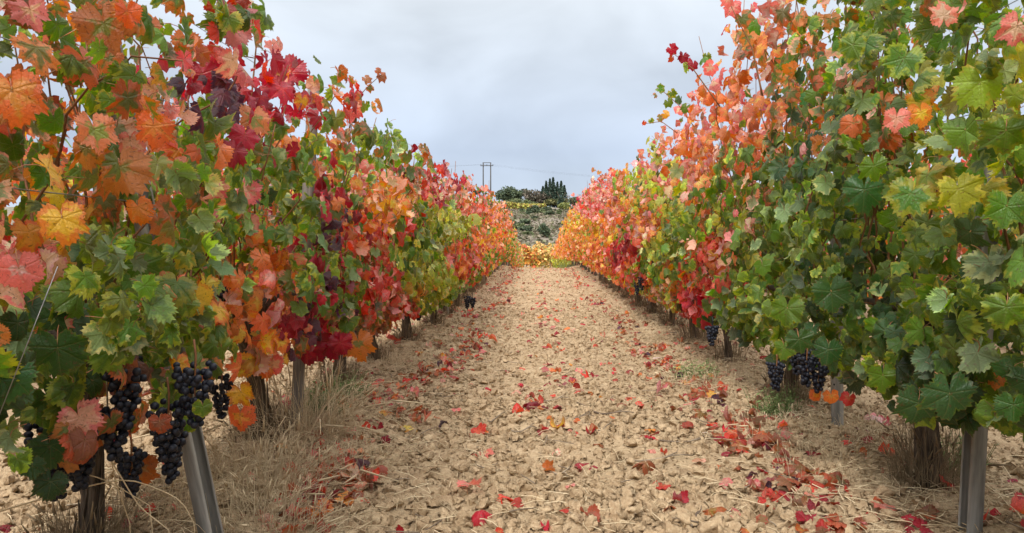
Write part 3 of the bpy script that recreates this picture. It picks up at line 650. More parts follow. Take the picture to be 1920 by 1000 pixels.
# shoots that stick out above the rows: side, cane pixels, Y, leaves (px, py, width, colour)
SHOOTS = [
 (-1, 4.6, [(655, 245), (665, 190), (690, 162), (715, 140)], [(663, 182, 34, 'C'), (690, 150, 22, 'B'), (695, 165, 20, 'L'), (718, 146, 26, 'B'), (710, 133, 16, 'B'), (650, 215, 30, 'R'), (672, 178, 20, 'C')]),
 (-1, 3.0, [(470, 200), (480, 90), (470, 30)], [(470, 30, 34, 'C'), (484, 55, 40, 'G'), (455, 60, 45, 'C'), (490, 75, 30, 'G')]),
 (-1, 4.9, [(700, 330), (735, 265)], [(738, 260, 36, 'G'), (722, 268, 34, 'D'), (750, 272, 24, 'G')]),
 (1, 5.4, [(1330, 300), (1290, 215), (1255, 180), (1232, 165)], [(1240, 168, 22, 'G'), (1262, 178, 24, 'G'), (1275, 190, 22, 'D'), (1255, 195, 22, 'G'), (1230, 180, 14, 'L'), (1285, 205, 24, 'G'), (1310, 180, 26, 'P')]),
 (1, 5.8, [(1270, 250), (1240, 228), (1210, 232)], [(1222, 228, 14, 'G'), (1207, 232, 12, 'R'), (1240, 222, 18, 'L'), (1250, 215, 20, 'A')]),
 (1, 4.2, [(1350, 200), (1300, 130), (1262, 100)], [(1262, 95, 26, 'C'), (1280, 110, 26, 'C'), (1300, 125, 24, 'C'), (1258, 112, 18, 'R'), (1330, 130, 36, 'P')]),
 (1, 3.3, [(1430, 180), (1410, 90), (1370, 10)], [(1375, 20, 38, 'P'), (1395, 40, 40, 'L'), (1365, 5, 30, 'P'), (1420, 50, 44, 'G'), (1400, 75, 40, 'L')]),
 (1, 14, [(1135, 345), (1120, 322), (1112, 318)], [(1112, 320, 12, 'L'), (1122, 324, 12, 'L'), (1130, 330, 10, 'B')]),
 (1, 14.5, [(1150, 345), (1145, 318)], [(1144, 320, 12, 'R'), (1150, 328, 12, 'C')]),
 (1, 15, [(1085, 400), (1070, 372)], [(1075, 366, 10, 'P'), (1083, 373, 10, 'C'), (1090, 388, 12, 'R')]),
]
for side, Y, path, lv in SHOOTS:
    pts = np.array([at(a, b, Y) for a, b in path]); t = np.linspace(0, 1, 9); q = np.linspace(0, 1, len(pts))
    v = vine_near(side, Y); v['canes'].append(np.stack([np.interp(t, q, pts[:, k]) for k in range(3)], 1))
    for a, b, wd, key in lv:
        add_leaf(side, a, b, Y+rng.normal(0, .05), wd, key, (rng.normal(0, .5), -1, rng.normal(.2, .4)), (rng.normal(0, .7), 0, -rng.uniform(.2, 1)))

# which leaves does one see from the track: nearest first, each leaf claims its pixels
Pall = np.concatenate([v['P']+v['R'][:, :, 1]*v['S'][:, None]*.3 for v in vines]); Sall = np.concatenate([v['S'] for v in vines])
own = np.concatenate([np.full(len(v['P']), i) for i, v in enumerate(vines)]); loc_i = np.concatenate([np.arange(len(v['P'])) for v in vines])
Nall = np.concatenate([v['R'][:, :, 2] for v in vines])
u_, v_, z_ = project(Pall); u_, v_ = u_/2, v_/2
view = Pall-CAM; view /= np.linalg.norm(view, axis=1)[:, None]; face = np.abs((view*Nall).sum(1))
rad = .78*Sall*FPX/2/np.maximum(z_, .1)*np.sqrt(np.maximum(face, .1))
buf = np.zeros((500, 960), bool); seen = np.zeros(len(Pall), int)
for i in np.argsort(z_):
    if z_[i] < .3 or rad[i] < .8: continue
    x0, x1 = max(int(u_[i]-rad[i]), 0), min(int(u_[i]+rad[i])+1, 960); y0, y1 = max(int(v_[i]-rad[i]), 0), min(int(v_[i]+rad[i])+1, 500)
    if x0 >= x1 or y0 >= y1: continue
    sub = buf[y0:y1, x0:x1]
    yy, xx = np.ogrid[y0:y1, x0:x1]; d = (xx-u_[i])**2+(yy-v_[i])**2 <= rad[i]**2
    seen[i] = int((d & ~sub).sum()); sub |= d
size_px = 3.2*Sall*FPX/2/np.maximum(z_, .1)

trunk_meshes = []
def trunk_mesh(seed, seg, m):
    r_ = np.random.default_rng(seed); t = np.linspace(0, 1, m)
    H = .66; P = np.stack([.05*np.sin(t*4+r_.uniform(0, 6))*t+r_.normal(0, .03)*t, .06*np.sin(t*3+r_.uniform(0, 6))*t, -.06+t*(H+.06)], 1)
    th = np.arange(seg)/seg*2*math.pi
    base = np.interp(t, [0, .12, .35, .7, .9, 1], [.062, .05, .038, .036, .048, .04])*r_.uniform(.9, 1.2)
    p3 = np.stack([np.cos(th)[None, :]*1.6+0*t[:, None], np.sin(th)[None, :]*1.6+0*t[:, None], t[:, None]*3+0*th[None, :]], -1)
    R = base[:, None]*(1+.38*(vn3(p3+seed*3, seed)-.5)*2 + .2*(vn3(p3*np.array([3.5, 3.5, 1.2])+seed, seed+1)-.5)*2)
    b = MB().tube(P, R, seg)
    # bark flakes
    for q in range(int(seg*1.6)):
        a = r_.uniform(0, 6.28); z0 = r_.uniform(.02, .5); k = np.linspace(0, 1, 4); ti = (z0+k*.12+.06)/(H+.06)
        C = np.stack([np.interp(ti, t, P[:, j]) for j in range(3)], 1); rr = np.interp(ti, t, base)*(1.05+.35*k*r_.random())
        b.tube(C+np.stack([np.cos(a+k*.4)*rr, np.sin(a+k*.4)*rr, 0*k], 1), [.004, .006, .005, .002], 3, False)
    return b.mesh('trunk', M_BARK), P[-1]
TR_N = [trunk_mesh(k, 20, 26) for k in range(5)]; TR_F = [trunk_mesh(k+20, 8, 9) for k in range(3)]
def berry_positions(r_, L_=.15, W=.045, n=62, rb=.0085):
    pts = []; tries = 0
    while len(pts) < n and tries < 4000:
        tries += 1; t = r_.random()**.8; a = r_.uniform(0, 6.28); w_ = W*(1-t*.75)*(.75+.35*r_.random())
        p = np.array([math.cos(a)*w_, math.sin(a)*w_, -t*L_])
        if all(np.linalg.norm(p-q) > rb*1.55 for q in pts): pts.append(p)
    return pts
IV, IF = ico(2); BERRY = newmesh('grape', IV*.0088, IF, None, True, (M_GRAPE,))
IV1, IF1 = ico(1)
def bunch(parent, loc, near, seed):
    r_ = np.random.default_rng(seed); sc_ = r_.uniform(.72, .98)
    b = MB(); b.tube(np.array([(0, 0, .06), (.004, 0, .02), (0, 0, -.05), (0, .003, -.12)]), [.003, .003, .002, .001], 4)
    pts = berry_positions(r_, .15*sc_, .045*sc_, int(62*sc_) if near else 34, .0085 if near else .011)
    core = MB()
    if not near:
        for p in pts: b.add(IV1*.0115+p, IF1)
        o = b.build('grape_bunch', M_GRAPE, parent); o.location = loc; return o
    o = b.build('grape_bunch', M_CANE, parent); o.location = loc
    for p in pts:
        q = bpy.data.objects.new('grape', BERRY); col.objects.link(q); q.parent = o; q.location = p
        s = r_.uniform(.85, 1.15); q.scale = (s, s, s*r_.uniform(.95, 1.1))
    return o

ORD = ['first', 'second', 'third', 'fourth', 'fifth', 'sixth', 'seventh', 'eighth', 'ninth', 'tenth', 'eleventh', 'twelfth', 'thirteenth', 'fourteenth', 'fifteenth', 'sixteenth']
LOOK = {-1: ['orange and olive leaves at the very edge', 'orange, olive and red leaves over black grapes', 'mixed orange and green leaves beside the leaning steel post', 'crimson crown and dark red skirt beside the grey stake',
             'crimson, orange and green leaves above a black trunk', 'red leaves with a brown withered skirt', 'orange red leaves with a green shoot on top', 'red leaves and a bright yellow green patch', 'yellow green sprays jutting out at mid height'],
        1: ['green leaves with pink tips', 'large green leaves with pink tips on top', 'yellow green and dark green leaves beside the steel post', 'dark green foliage over a shaggy trunk',
            'green leaves below an orange and pink crown', 'orange crown over green leaves', 'orange crown with a red lower skirt', 'tall shoots and a red and yellow skirt', 'pink, orange and yellow leaves by the slim post']}
def mass_mesh(name, v, idx, T):
    Vs, Fs, LP, CA, CB, TU = [], [], [], [], [], []; n0 = 0
    var = v['var'][idx]
    for q in np.unique(var):
        j = idx[var == q]; TV, TF, TL = T[q]
        X = np.einsum('nij,kj->nki', v['R'][j], TV)*v['S'][j][:, None, None]+v['P'][j][:, None, :]
        k = len(TV); Vs.append(X.reshape(-1, 3)); Fs.append((TF[None]+(np.arange(len(j))*k)[:, None, None]).reshape(-1, 3)+n0); n0 += len(j)*k
        LP.append(np.tile(TL, (len(j), 1))); CA.append(np.repeat(v['ca'][j], k, 0)); CB.append(np.repeat(v['cb'][j], k, 0)); TU.append(np.repeat(v['tu'][j], k))
    return newmesh(name, np.concatenate(Vs), np.concatenate(Fs), {'lp': np.concatenate(LP), 'ca': np.concatenate(CA), 'cb': np.concatenate(CB), 'turn': np.concatenate(TU)}, True, (M_LEAF_G,))
nparts = 0; ntri = 0
for vi, v in enumerate(vines):
    side = v['side']; base = Vector((v['bx'], v['y'], v['bz']))
    root = bpy.data.objects.new('grapevine', None); col.objects.link(root); root.location = base; root.empty_display_size = .2
    i = v['i']; rn = 'left' if side < 0 else 'right'
    kk = np.bincount(v['k'], minlength=len(KEYS)); warm = {'G': 'green', 'D': 'dark green', 'Y': 'yellow green', 'L': 'olive', 'O': 'orange', 'A': 'amber', 'R': 'red', 'C': 'crimson', 'P': 'salmon pink', 'B': 'brown', 'M': 'maroon'}
    o2 = np.argsort(-kk)[:2]; mixn = warm[KEYS[o2[0]]]+' and '+warm[KEYS[o2[1]]]+' leaves'
    if i < len(LOOK[side]): lab = '%s vine of the %s row, %s' % (ORD[i], rn, LOOK[side][i])
    elif i < 15: lab = '%s vine of the %s row, mostly %s' % (ORD[i], rn, mixn)
    elif v['y'] < 28: lab = 'small autumn vine in the distant part of the %s row' % rn
    else: lab = 'tiny vine in the dip at the far end of the %s row' % rn
    tag(root, lab, 'grapevine', GROUPV[side])
    v['P'] = v['P']-np.array(base)
    # trunk
    if v['y'] < 9: me, tip_ = TR_N[i % 5]
    else: me, tip_ = TR_F[i % 3]
    t = link('trunk', me, root); t.scale = (.84, .84, 1) if v['y'] < 5 else (.7, .7, 1); rz = rng.uniform(0, 6.28); t.rotation_euler = (rng.normal(0, .08), rng.normal(0, .08), rz)
    # cordon arms
    if v['y'] < 14:
        for sg in (-1, 1):
            P = np.array([(0, 0, .6), (0, sg*.12, .66), (.01, sg*.35, .65), (-.01, sg*.58, .66)])+rng.normal(0, .008, (4, 3))
            MB().tube(P, [.03, .024, .018, .012], 7).build('arm', M_BARK, root)
    bb = np.array(base)
    if v['y'] < 5:
        for P in v['canes']: MB().tube(P-bb, np.linspace(.0048, .002, len(P)), 5).build('cane', M_CANE, root)
    else:
        b = MB()
        for P in v['canes']: b.tube(P[::2]-bb, np.linspace(.005, .0025, len(P[::2])), 3, False)
        o = b.build('cane', M_CANE, root); o['kind'] = 'stuff'
    sel = own == vi; idx = loc_i[sel]; sn = seen[sel]; sp_ = size_px[sel]
    cand = np.where((sn >= 5) & (sp_ >= 10))[0]; cand = cand[np.argsort(-sn[cand])][:300]
    vr = v['y']
    for c in cand:
        j = idx[c]; me = (ME_NEAR if sp_[c] > 38 else ME_MID)[v['var'][j]]
        o = bpy.data.objects.new('leaf', me); col.objects.link(o); o.parent = root
        M = np.eye(4); M[:3, :3] = v['R'][j]*v['S'][j]; M[:3, 3] = v['P'][j]; o.matrix_local = Matrix([[float(q) for q in r] for r in M])
        o['ca'] = [float(q) for q in v['ca'][j]]; o['cb'] = [float(q) for q in v['cb'][j]]; o['turn'] = float(v['tu'][j])
    nparts += len(cand)
    rest = np.setdiff1d(np.arange(len(idx)), cand); rest = idx[rest]
    T = T_MID if v['y'] < 4.5 else (T_LOW if v['y'] < 12 else T_FAR)
    if len(rest):
        me = mass_mesh('foliage', v, rest, T); o = link('foliage', me, root); o['kind'] = 'stuff'; ntri += len(me.polygons)
print('leaf parts', nparts, 'mass tris', ntri)
# grape bunches: vine side, pixel, Y, near
for k, (side, px, py, Y, near) in enumerate([(-1, 85, 850, 1.5, 1), (-1, 150, 860, 1.55, 1), (-1, 235, 740, 1.55, 1), (-1, 215, 810, 1.55, 1), (-1, 315, 800, 1.6, 1), (-1, 365, 730, 1.6, 1), (-1, 245, 890, 1.7, 1), (-1, 110, 890, 1.6, 1),
        (-1, 412, 570, 2.3, 1), (-1, 415, 740, 2.4, 1), (-1, 240, 690, 1.7, 1), (-1, 320, 850, 1.72, 1), (1, 1512, 685, 2.75, 1), (1, 1535, 705, 2.75, 1), (1, 1455, 705, 3.1, 1), (1, 1495, 675, 2.85, 1),
        (-1, 876, 566, 8.0, 0), (-1, 886, 568, 8.1, 0), (1, 1195, 540, 7.8, 0), (1, 1335, 630, 4.3, 0), (1, 1170, 515, 10, 0), (-1, 700, 600, 4.9, 0), (-1, 650, 600, 4.3, 0), (1, 1203, 530, 7.6, 0), (-1, 785, 590, 6.2, 0)]):
    v = vine_near(side, Y); root = [o for o in col.objects if o.name.startswith('grapevine')][vines.index(v)] if k == 0 else None
    v.setdefault('bn', []).append((at(px, py, Y), near, k))
roots = [o for o in col.objects if o.type == 'EMPTY' and o.name.startswith('grapevine')]
for v, r in zip(vines, roots):
    for p, near, k in v.get('bn', []): bunch(r, tuple(p+np.array([0, 0, .06])-np.array(r.location)), near, k+5)

# the next rows on either side, glimpsed through gaps: four vines, copied along the rows
protos = []
for k in range(4):
    n = 520; P = np.stack([rng.normal(0, .26, n).clip(-.45, .45), rng.uniform(-.62, .62, n), .3+1.6*rng.beta(1, 1.05, n)], 1)
    out = np.sign(P[:, 0]); R = orient(np.stack([out*.3, rng.normal(0, .45, n), -1+rng.normal(0, .3, n)], 1), np.stack([out, rng.normal(0, .5, n), rng.normal(.4, .35, n)], 1))
    ca, cb, tu, _k = paint(rng.choice([0, 0, 3, 1, 4, 6, 8, 5], n))
    vv = dict(P=P, S=rng.uniform(.06, .1, n), R=R, ca=ca, cb=cb, tu=tu, var=rng.integers(0, NV, n))
    root = bpy.data.objects.new('grapevine', None); col.objects.link(root); root.empty_display_size = .2
    f = link('foliage', mass_mesh('foliage', vv, np.arange(n), T_FAR), root); f['kind'] = 'stuff'
    link('trunk', TR_F[k % 3][0], root); protos.append(root)
cnt = 0
for side in (-1, 1):
    for q in range(22):
        y = .4+q*1.15; src = protos[cnt % 4]
        if cnt < 4: root = src
        else:
            root = src.copy(); col.objects.link(root)
            for ch in src.children: c = ch.copy(); col.objects.link(c); c.parent = root
        x = (-4.15 if side < 0 else 4.35)+random.gauss(0, .04); root.location = (x, y, float(gz(x, y))); root.rotation_euler = (0, 0, random.choice([0, math.pi]))
        tag(root, 'dim vine of the next row, glimpsed through gaps in the %s row' % ('left' if side < 0 else 'right'), 'grapevine', 'vines of the neighbouring rows'); cnt += 1

# ------------------------------------------------------------------ posts and wires
def lean_post(name, base, top, mat_, label, width=.055, steel=True, group='row posts'):
    base = np.array(base, float); top = np.array(top, float); ax = top-base; Ln = np.linalg.norm(ax)
    root = bpy.data.objects.new(name, None); col.objects.link(root); root.location = base
    root.rotation_euler = Vector(ax).to_track_quat('Z', 'Y').to_euler(); root.empty_display_size = .2
    b = MB(); z0, z1 = -.15, Ln
    if steel:      # folded open profile with lips
        w2, d, t_ = width/2, width*.7, .003
        prof = [(-w2, 0), (-w2*.35, 0), (-w2*.2, .006), (w2*.2, .006), (w2*.35, 0), (w2, 0), (w2*1.05, d), (w2*.7, d+.004), (w2*.7, d-.002), (w2-.004, d-.006), (w2-.006, t_+.002), (-w2+.006, t_+.002), (-w2+.004, d-.006), (-w2*.7, d-.002), (-w2*.7, d+.004), (-w2*1.05, d)]
        pr = np.array(prof); n = len(pr); V = np.vstack([np.c_[pr, np.full(n, z)] for z in (z0, z1)])
        b.add(V, [(k, (k+1) % n, n+(k+1) % n) for k in range(n)]+[(k, n+(k+1) % n, n+k) for k in range(n)], [(n+2, n+3, n+12, n+11), (n+3, n+4, n+10, n+12) ] )
        b.build('post_shaft', mat_, root, smooth=False)
        for k in range(7):
            h = MB(); z = .28+k*.26
            for s_ in (1,):
                h.tube(np.array([(w2*.62, -.0035, z), (w2*.62, .001, z)]), .005, 8)
            h.build('notch_shade', M_HOLE_SHADE, root)  # dark stub drawn as the shade of a hole; nothing is cut
    else:
        P = np.stack([.004*np.sin(np.linspace(0, 5, 12)), 0*np.linspace(0, 1, 12), np.linspace(z0, z1, 12)], 1)
        th = np.arange(14)/14*2*math.pi
        R = width/2*(1+.12*(vn3(np.stack(np.broadcast_arrays(np.cos(th)[None]*2, np.sin(th)[None]*2, P[:, 2:3]*2), -1), 3)-.5)*2)
        b.tube(P, R, 14); b.build('post_shaft', mat_, root)
        MB().tube(np.array([(0, -width*.56, Ln*.35), (.0, -width*.62, Ln*.35+.02)]), .004, 6).build('staple', M_WIRE, root)
    tag(root, label, 'post', group); return root
lean_post('steel_post', at(405, 1095, 2.05)[:3], at(178, 5, 2.15), M_STEEL, 'leaning galvanised steel post in the left foreground, beside black grape bunches', .058)
lean_post('wooden_stake', (at(556, 836, 3.38)[0], 3.38, .04), at(588, 150, 3.5), M_WOOD, 'grey weathered stake of the left row below crimson leaves', .06, False)
lean_post('steel_post', (-1.13, 8.5, .03), (-1.16, 8.5, 1.8), M_STEEL, 'small post of the left row beside the hanging black grapes', .055)
lean_post('steel_post', (at(1828, 1050, 2.2)[0], 2.2, -.02), at(1868, 300, 2.2), M_STEEL, 'upright galvanised steel post in the right foreground beside the shaggy trunk', .058)
lean_post('steel_post', (at(1562, 832, 3.42)[0], 3.42, .02), at(1561, 430, 3.42), M_STEEL, 'short grey post under orange leaves in the right row', .055)
lean_post('steel_post', (at(1214, 590, 9.4)[0], 9.4, .03), at(1210, 330, 9.4), M_STEEL, 'slim pale post with bare foot in the right row by hanging grapes', .06)
for side in (-1, 1):
    for y in (14.5, 20.5, 26.5, 33, 39):
        x = float(row_x(side, y)); z = float(gz(x, y)); lean_post('steel_post', (x, y, z), (x+rng.normal(0, .03), y, z+1.85), M_STEEL, 'far steel post inside the %s row' % ('left' if side < 0 else 'right'), .055)
    for z in (.66, 1.05, 1.4, 1.72):
        yv = np.concatenate([np.linspace(-1.5, 12, 18), np.linspace(14, 44, 14)]); x = row_x(side, yv)
        P = np.stack([x+(.05 if z > .9 else 0), yv, gz(x*0+side*1.3, yv)+z+.01*np.sin(yv*2)], 1)
        nm = {.66: 'lowest', 1.05: 'second', 1.4: 'third', 1.72: 'top'}[z]
        tag(MB().tube(P, .0016, 4).build('trellis_wire', M_WIRE), '%s thin steel wire strung through the %s row' % (nm, 'left' if side < 0 else 'right'), 'wire', 'trellis wires')
p0, p1 = at(108, 500, 1.05), at(-10, 800, 1.0)
tag(MB().tube(np.array([p1, (p0+p1)/2, p0]), .0008, 5).build('trellis_wire', M_WIRE), 'loose slanting wire at the near edge of the left row', 'wire', 'trellis wires')

# ------------------------------------------------------------------ fallen leaves
COLS = {'R': 'red', 'C': 'crimson', 'B': 'brown', 'P': 'pale pink', 'O': 'orange', 'M': 'purple', 'A': 'amber'}
FL = dict(P=[], S=[], R=[], k=[], var=[], lab=[])
def fallen(x, y, s, key, crumple, lab=None, tilt=.35, lift=.0):
    z = float(gz(x, y)+gfine(x, y))+.014+s*(.12+.35*crumple)*.6+lift
    a = rng.uniform(0, 6.28); tip = np.array([[math.cos(a), math.sin(a), rng.normal(0, tilt*.6)]]); nrm = np.array([[rng.normal(0, tilt), rng.normal(-.15, tilt), 1]])
    FL['P'].append((x, y, z)); FL['S'].append(s); FL['R'].append(orient(tip, nrm)[0]); FL['k'].append(KEYS.index(key))
    FL['var'].append(int(NV+rng.integers(2, NC)) if rng.random() < crumple else int(rng.integers(0, NV))); FL['lab'].append(lab)
for px, py, wd, key, cr, lab in [
    (1255, 967, 44, 'O', 0, 'flat bright orange leaf lying open on bare soil at the front of the track'),
    (910, 858, 34, 'P', .3, 'pale pink leaf lying alone left of the track middle'), (897, 820, 40, 'R', .5, 'red leaf lying above the pale pink one'),
    (832, 812, 30, 'M', 1, 'small upright dark purple leaf left of the track'), (905, 985, 60, 'C', 1, 'long rolled crimson leaf at the front edge of the track'),
    (670, 885, 50, 'M', 1, 'purple leaf on top of the brown heap below the dry grass'), (655, 905, 80, 'B', 1, 'large crumpled brown leaf under the purple one'), (700, 900, 60, 'B', 1, 'curled brown leaf leaning on the brown heap'),
    (1210, 885, 60, 'B', 1, 'long curled reddish brown leaf on the track beside a twig'), (1095, 882, 36, 'C', .4, 'crimson and orange leaf in the middle of the near track'), (1105, 990, 50, 'B', 1, 'crumpled brown leaf at the bottom edge of the track'),
    (1330, 980, 60, 'O', 1, 'folded orange and red leaf beside the bright orange leaf'), (1222, 850, 26, 'P', .5, 'small pink leaf right of the track middle'), (1500, 900, 70, 'B', 1, 'big crumpled brown leaf in the right hand drift'),
    (1655, 965, 44, 'P', .2, 'pink leaf lying flat before the shaggy trunk'), (1660, 805, 70, 'C', .6, 'magenta leaf seen under the right row'), (1630, 800, 50, 'P', 1, 'salmon leaf seen under the right row'),
    (1375, 805, 70, 'B', 1, 'big brown leaf in the middle of the right hand drift'), (770, 785, 60, 'B', 1, 'crumpled brown leaf heading the left drift'), (760, 812, 60, 'O', .6, 'orange leaf spread at the foot of the left drift'),
    (725, 805, 36, 'P', .2, 'pale pink leaf beside the orange one in the left drift'), (1045, 812, 40, 'O', .4, 'orange leaf near pale twigs in the middle of the track'), (995, 772, 44, 'C', 1, 'dark crimson leaf near the track middle'), (1185, 755, 40, 'R', 1, 'rolled red leaf on the right half of the track'),
    (660, 945, 60, 'B', 1, 'brown leaf half hidden in dry grass'), (880, 935, 50, 'P', .5, 'pink and yellow leaf on crumbs left of the track middle'), (940, 950, 60, 'R', 1, 'dull red leaf folded along its rib at the front'), (790, 710, 56, 'B', 1, 'brown leaf between the left drift and the trunks'), (1920, 980, 60, 'R', .8, 'red leaf behind the foreground steel post'), (745, 645, 40, 'R', .5, 'small red leaf near the far left trunks')]:
    x, y = on_ground(px, py); fallen(x, y, wd*y/FPX/1.75, key, cr, lab)
nh = len(FL['P'])
for px, py, n_, sp_ in [(770, 795, 16, .10), (1395, 800, 16, .12), (1300, 745, 14, .14), (668, 905, 12, .08), (1500, 905, 12, .09), (1235, 665, 14, .16), (860, 655, 14, .2), (820, 710, 10, .12), (1440, 850, 8, .1), (1450, 830, 8, .1)]:
    cx_, cy_ = on_ground(px, py)
    for q in range(n_): fallen(cx_+random.gauss(0, sp_), cy_+random.gauss(0, sp_*1.4), random.uniform(.03, .055), random.choice('BBBBBBPR'), .8, lift=random.uniform(0, .03))
KP = list('RRRCCBBBBBPPOM')
for n_, f in ((760, 0), (640, 1), (640, 2), (620, 3)):
    for q in range(n_):
        y = math.exp(random.uniform(math.log(1.7), math.log(23)))
        if f == 0: x = float(row_x(-1, y))+.47+random.gauss(0, .09)+.12*math.sin(y*1.3)
        elif f == 1: x = float(row_x(1, y))-.47+random.gauss(0, .09)+.05*math.sin(y*1.7)
        elif f == 2:
            x = random.choice([.12, .14, .1, .62])+random.gauss(0, .11) if random.random() < .6 else random.uniform(-.8, .9)
            if y < 3.4 and random.random() < .75: continue
        else:
            sd_ = random.choice([-1, 1]); x = float(row_x(sd_, y))+random.gauss(0, .3)
        cl = float(vn2(np.array(x*2.2), np.array(y*1.6), 77))
        if random.random() > (.25+1.1*cl if f != 2 else .5+.4*cl): continue
        fallen(x, y, random.uniform(.02, .05), random.choice(KP if f < 2 else list('RRCCPPOB')), .65 if f < 2 else .45)
order = np.argsort([-s/p[1] for s, p in zip(FL['S'], FL['P'])])
big = set(range(nh)) | set([i for i in order if i >= nh][:270])
ca, cb, tu, _k = paint(np.array(FL['k'])); ca *= .92; cb *= .92
for i in sorted(big):
    me = (ME_NEAR if FL['P'][i][1] < 5 else ME_MID)[FL['var'][i]]
    o = bpy.data.objects.new('fallen_leaf', me); col.objects.link(o)
    M = np.eye(4); M[:3, :3] = FL['R'][i]*FL['S'][i]; M[:3, 3] = FL['P'][i]; o.matrix_world = Matrix([[float(q) for q in r] for r in M])
    o['ca'] = [float(q) for q in ca[i]]; o['cb'] = [float(q) for q in cb[i]]; o['turn'] = float(tu[i])
    x, y, _z = FL['P'][i]
    c_ = COLS[KEYS[FL['k'][i]]]
    xl, xr = float(row_x(-1, y)), float(row_x(1, y))
    where = 'under the left vines' if x < xl+.28 else 'in the drift along the left vines' if x < xl+.75 else 'under the right vines' if x > xr-.28 else 'in the drift along the right vines' if x > xr-.75 else 'on the middle of the track'
    dist = 'near' if y < 3 else 'halfway' if y < 6 else 'distant'
    st = 'curled' if FL['var'][i] >= NV else 'flat'
    tag(o, FL['lab'][i] or '%s %s fallen leaf lying %s, %s' % (st, c_, where, {'near': 'in front', 'halfway': 'halfway along', 'distant': 'further back'}[dist]), 'leaf', 'fallen leaves on the ground')
restl = np.array([i for i in range(len(FL['P'])) if i not in big])
fv = dict(P=np.array(FL['P']), S=np.array(FL['S']), R=np.array(FL['R']), ca=ca, cb=cb, tu=tu, var=np.array(FL['var']))
tag(link('leaf_litter', mass_mesh('leaf_litter', fv, restl, T_LOW)), 'small red and brown fallen leaves strewn along the track', 'leaf litter', None, 'stuff')

# ------------------------------------------------------------------ straw, twigs, weeds
def gnd(x, y): return float(gz(x, y)+gfine(x, y))
b = MB()
for q in range(5200):          # short straw pieces lying about
    y = math.exp(random.uniform(math.log(1.5), math.log(9))); f = random.random()
    x = random.uniform(-1.2, 1.4) if f < .4 else float(row_x(random.choice([-1, 1]), y))+random.gauss(0, .33)
    Ls = random.uniform(.02, .12)*(1.5 if f > .4 else 1); a = random.uniform(0, 6.28); z = gnd(x, y)+.016+random.random()*.02
    dz = random.gauss(0, .014); t = np.linspace(-.5, .5, 3)[:, None]
    P = np.array([x, y, z])+t*np.array([math.cos(a)*Ls, math.sin(a)*Ls, dz])+(t**2)*np.array([random.gauss(0, .03), random.gauss(0, .03), -.02])
    b.tube(P, random.uniform(.0007, .0022), 3, False)
tag(b.build('dry_straw', M_STRAW), 'scattered pieces of pale dry straw on the soil', 'straw', None, 'stuff')
def blade_tuft(cx, cy, n, r, h, lean=.35, fine_=.0015, zoff=0.):
    b = MB()
    for q in range(n):
        a = random.uniform(0, 6.28); d = r*random.random()**.6; x, y = cx+math.cos(a)*d, cy+math.sin(a)*d
        L_ = h*random.uniform(.4, 1.1); la = a+random.gauss(0, .8); ln = abs(random.gauss(0, lean))
        t = np.linspace(0, 1, 5); z = gnd(x, y)
        P = np.stack([x+math.cos(la)*ln*L_*t**1.6, y+math.sin(la)*ln*L_*t**1.6, z-.01+L_*t*(1-.25*t*ln*2)+zoff], 1)
        b.tube(P, np.linspace(fine_, fine_*.4, 5), 3, False)
        if random.random() < .15: b.tube(P[-2:]+np.array([0, 0, .004]), [fine_*3, fine_], 4)
    return b
# tall dry grass in the left foreground and round the stake
bb_ = MB()
for cx, cy, n, r, h in [(-1.05, 2.6, 420, .24, .26), (-.92, 2.25, 300, .22, .2), (-1.12, 3.25, 420, .26, .42), (-.85, 2.9, 240, .25, .14), (-1.25, 2.3, 160, .2, .22), (-.72, 2.3, 130, .18, .10), (-1.0, 3.9, 220, .3, .14),
                        (1.25, 3.5, 260, .3, .12), (1.3, 2.9, 260, .28, .12), (1.6, 3.2, 200, .3, .14), (1.2, 4.7, 300, .35, .13), (1.1, 6.6, 350, .5, .12), (-.95, 5.4, 300, .4, .1), (-.85, 7.5, 250, .5, .1), (1.15, 9, 300, .8, .13), (-.85, 11, 300, 1.2, .13)]:
    t_ = blade_tuft(cx, cy, n, r, h, .6); bb_.V += t_.V
    if t_.F3: bb_.F3 += [f+bb_.n for f in t_.F3]
    bb_.F4 += [f+bb_.n for f in t_.F4]; bb_.n += t_.n
tag(bb_.build('dry_grass', M_STRAW), 'tangle of dry straw coloured grass along the vine feet', 'grass', None, 'stuff')
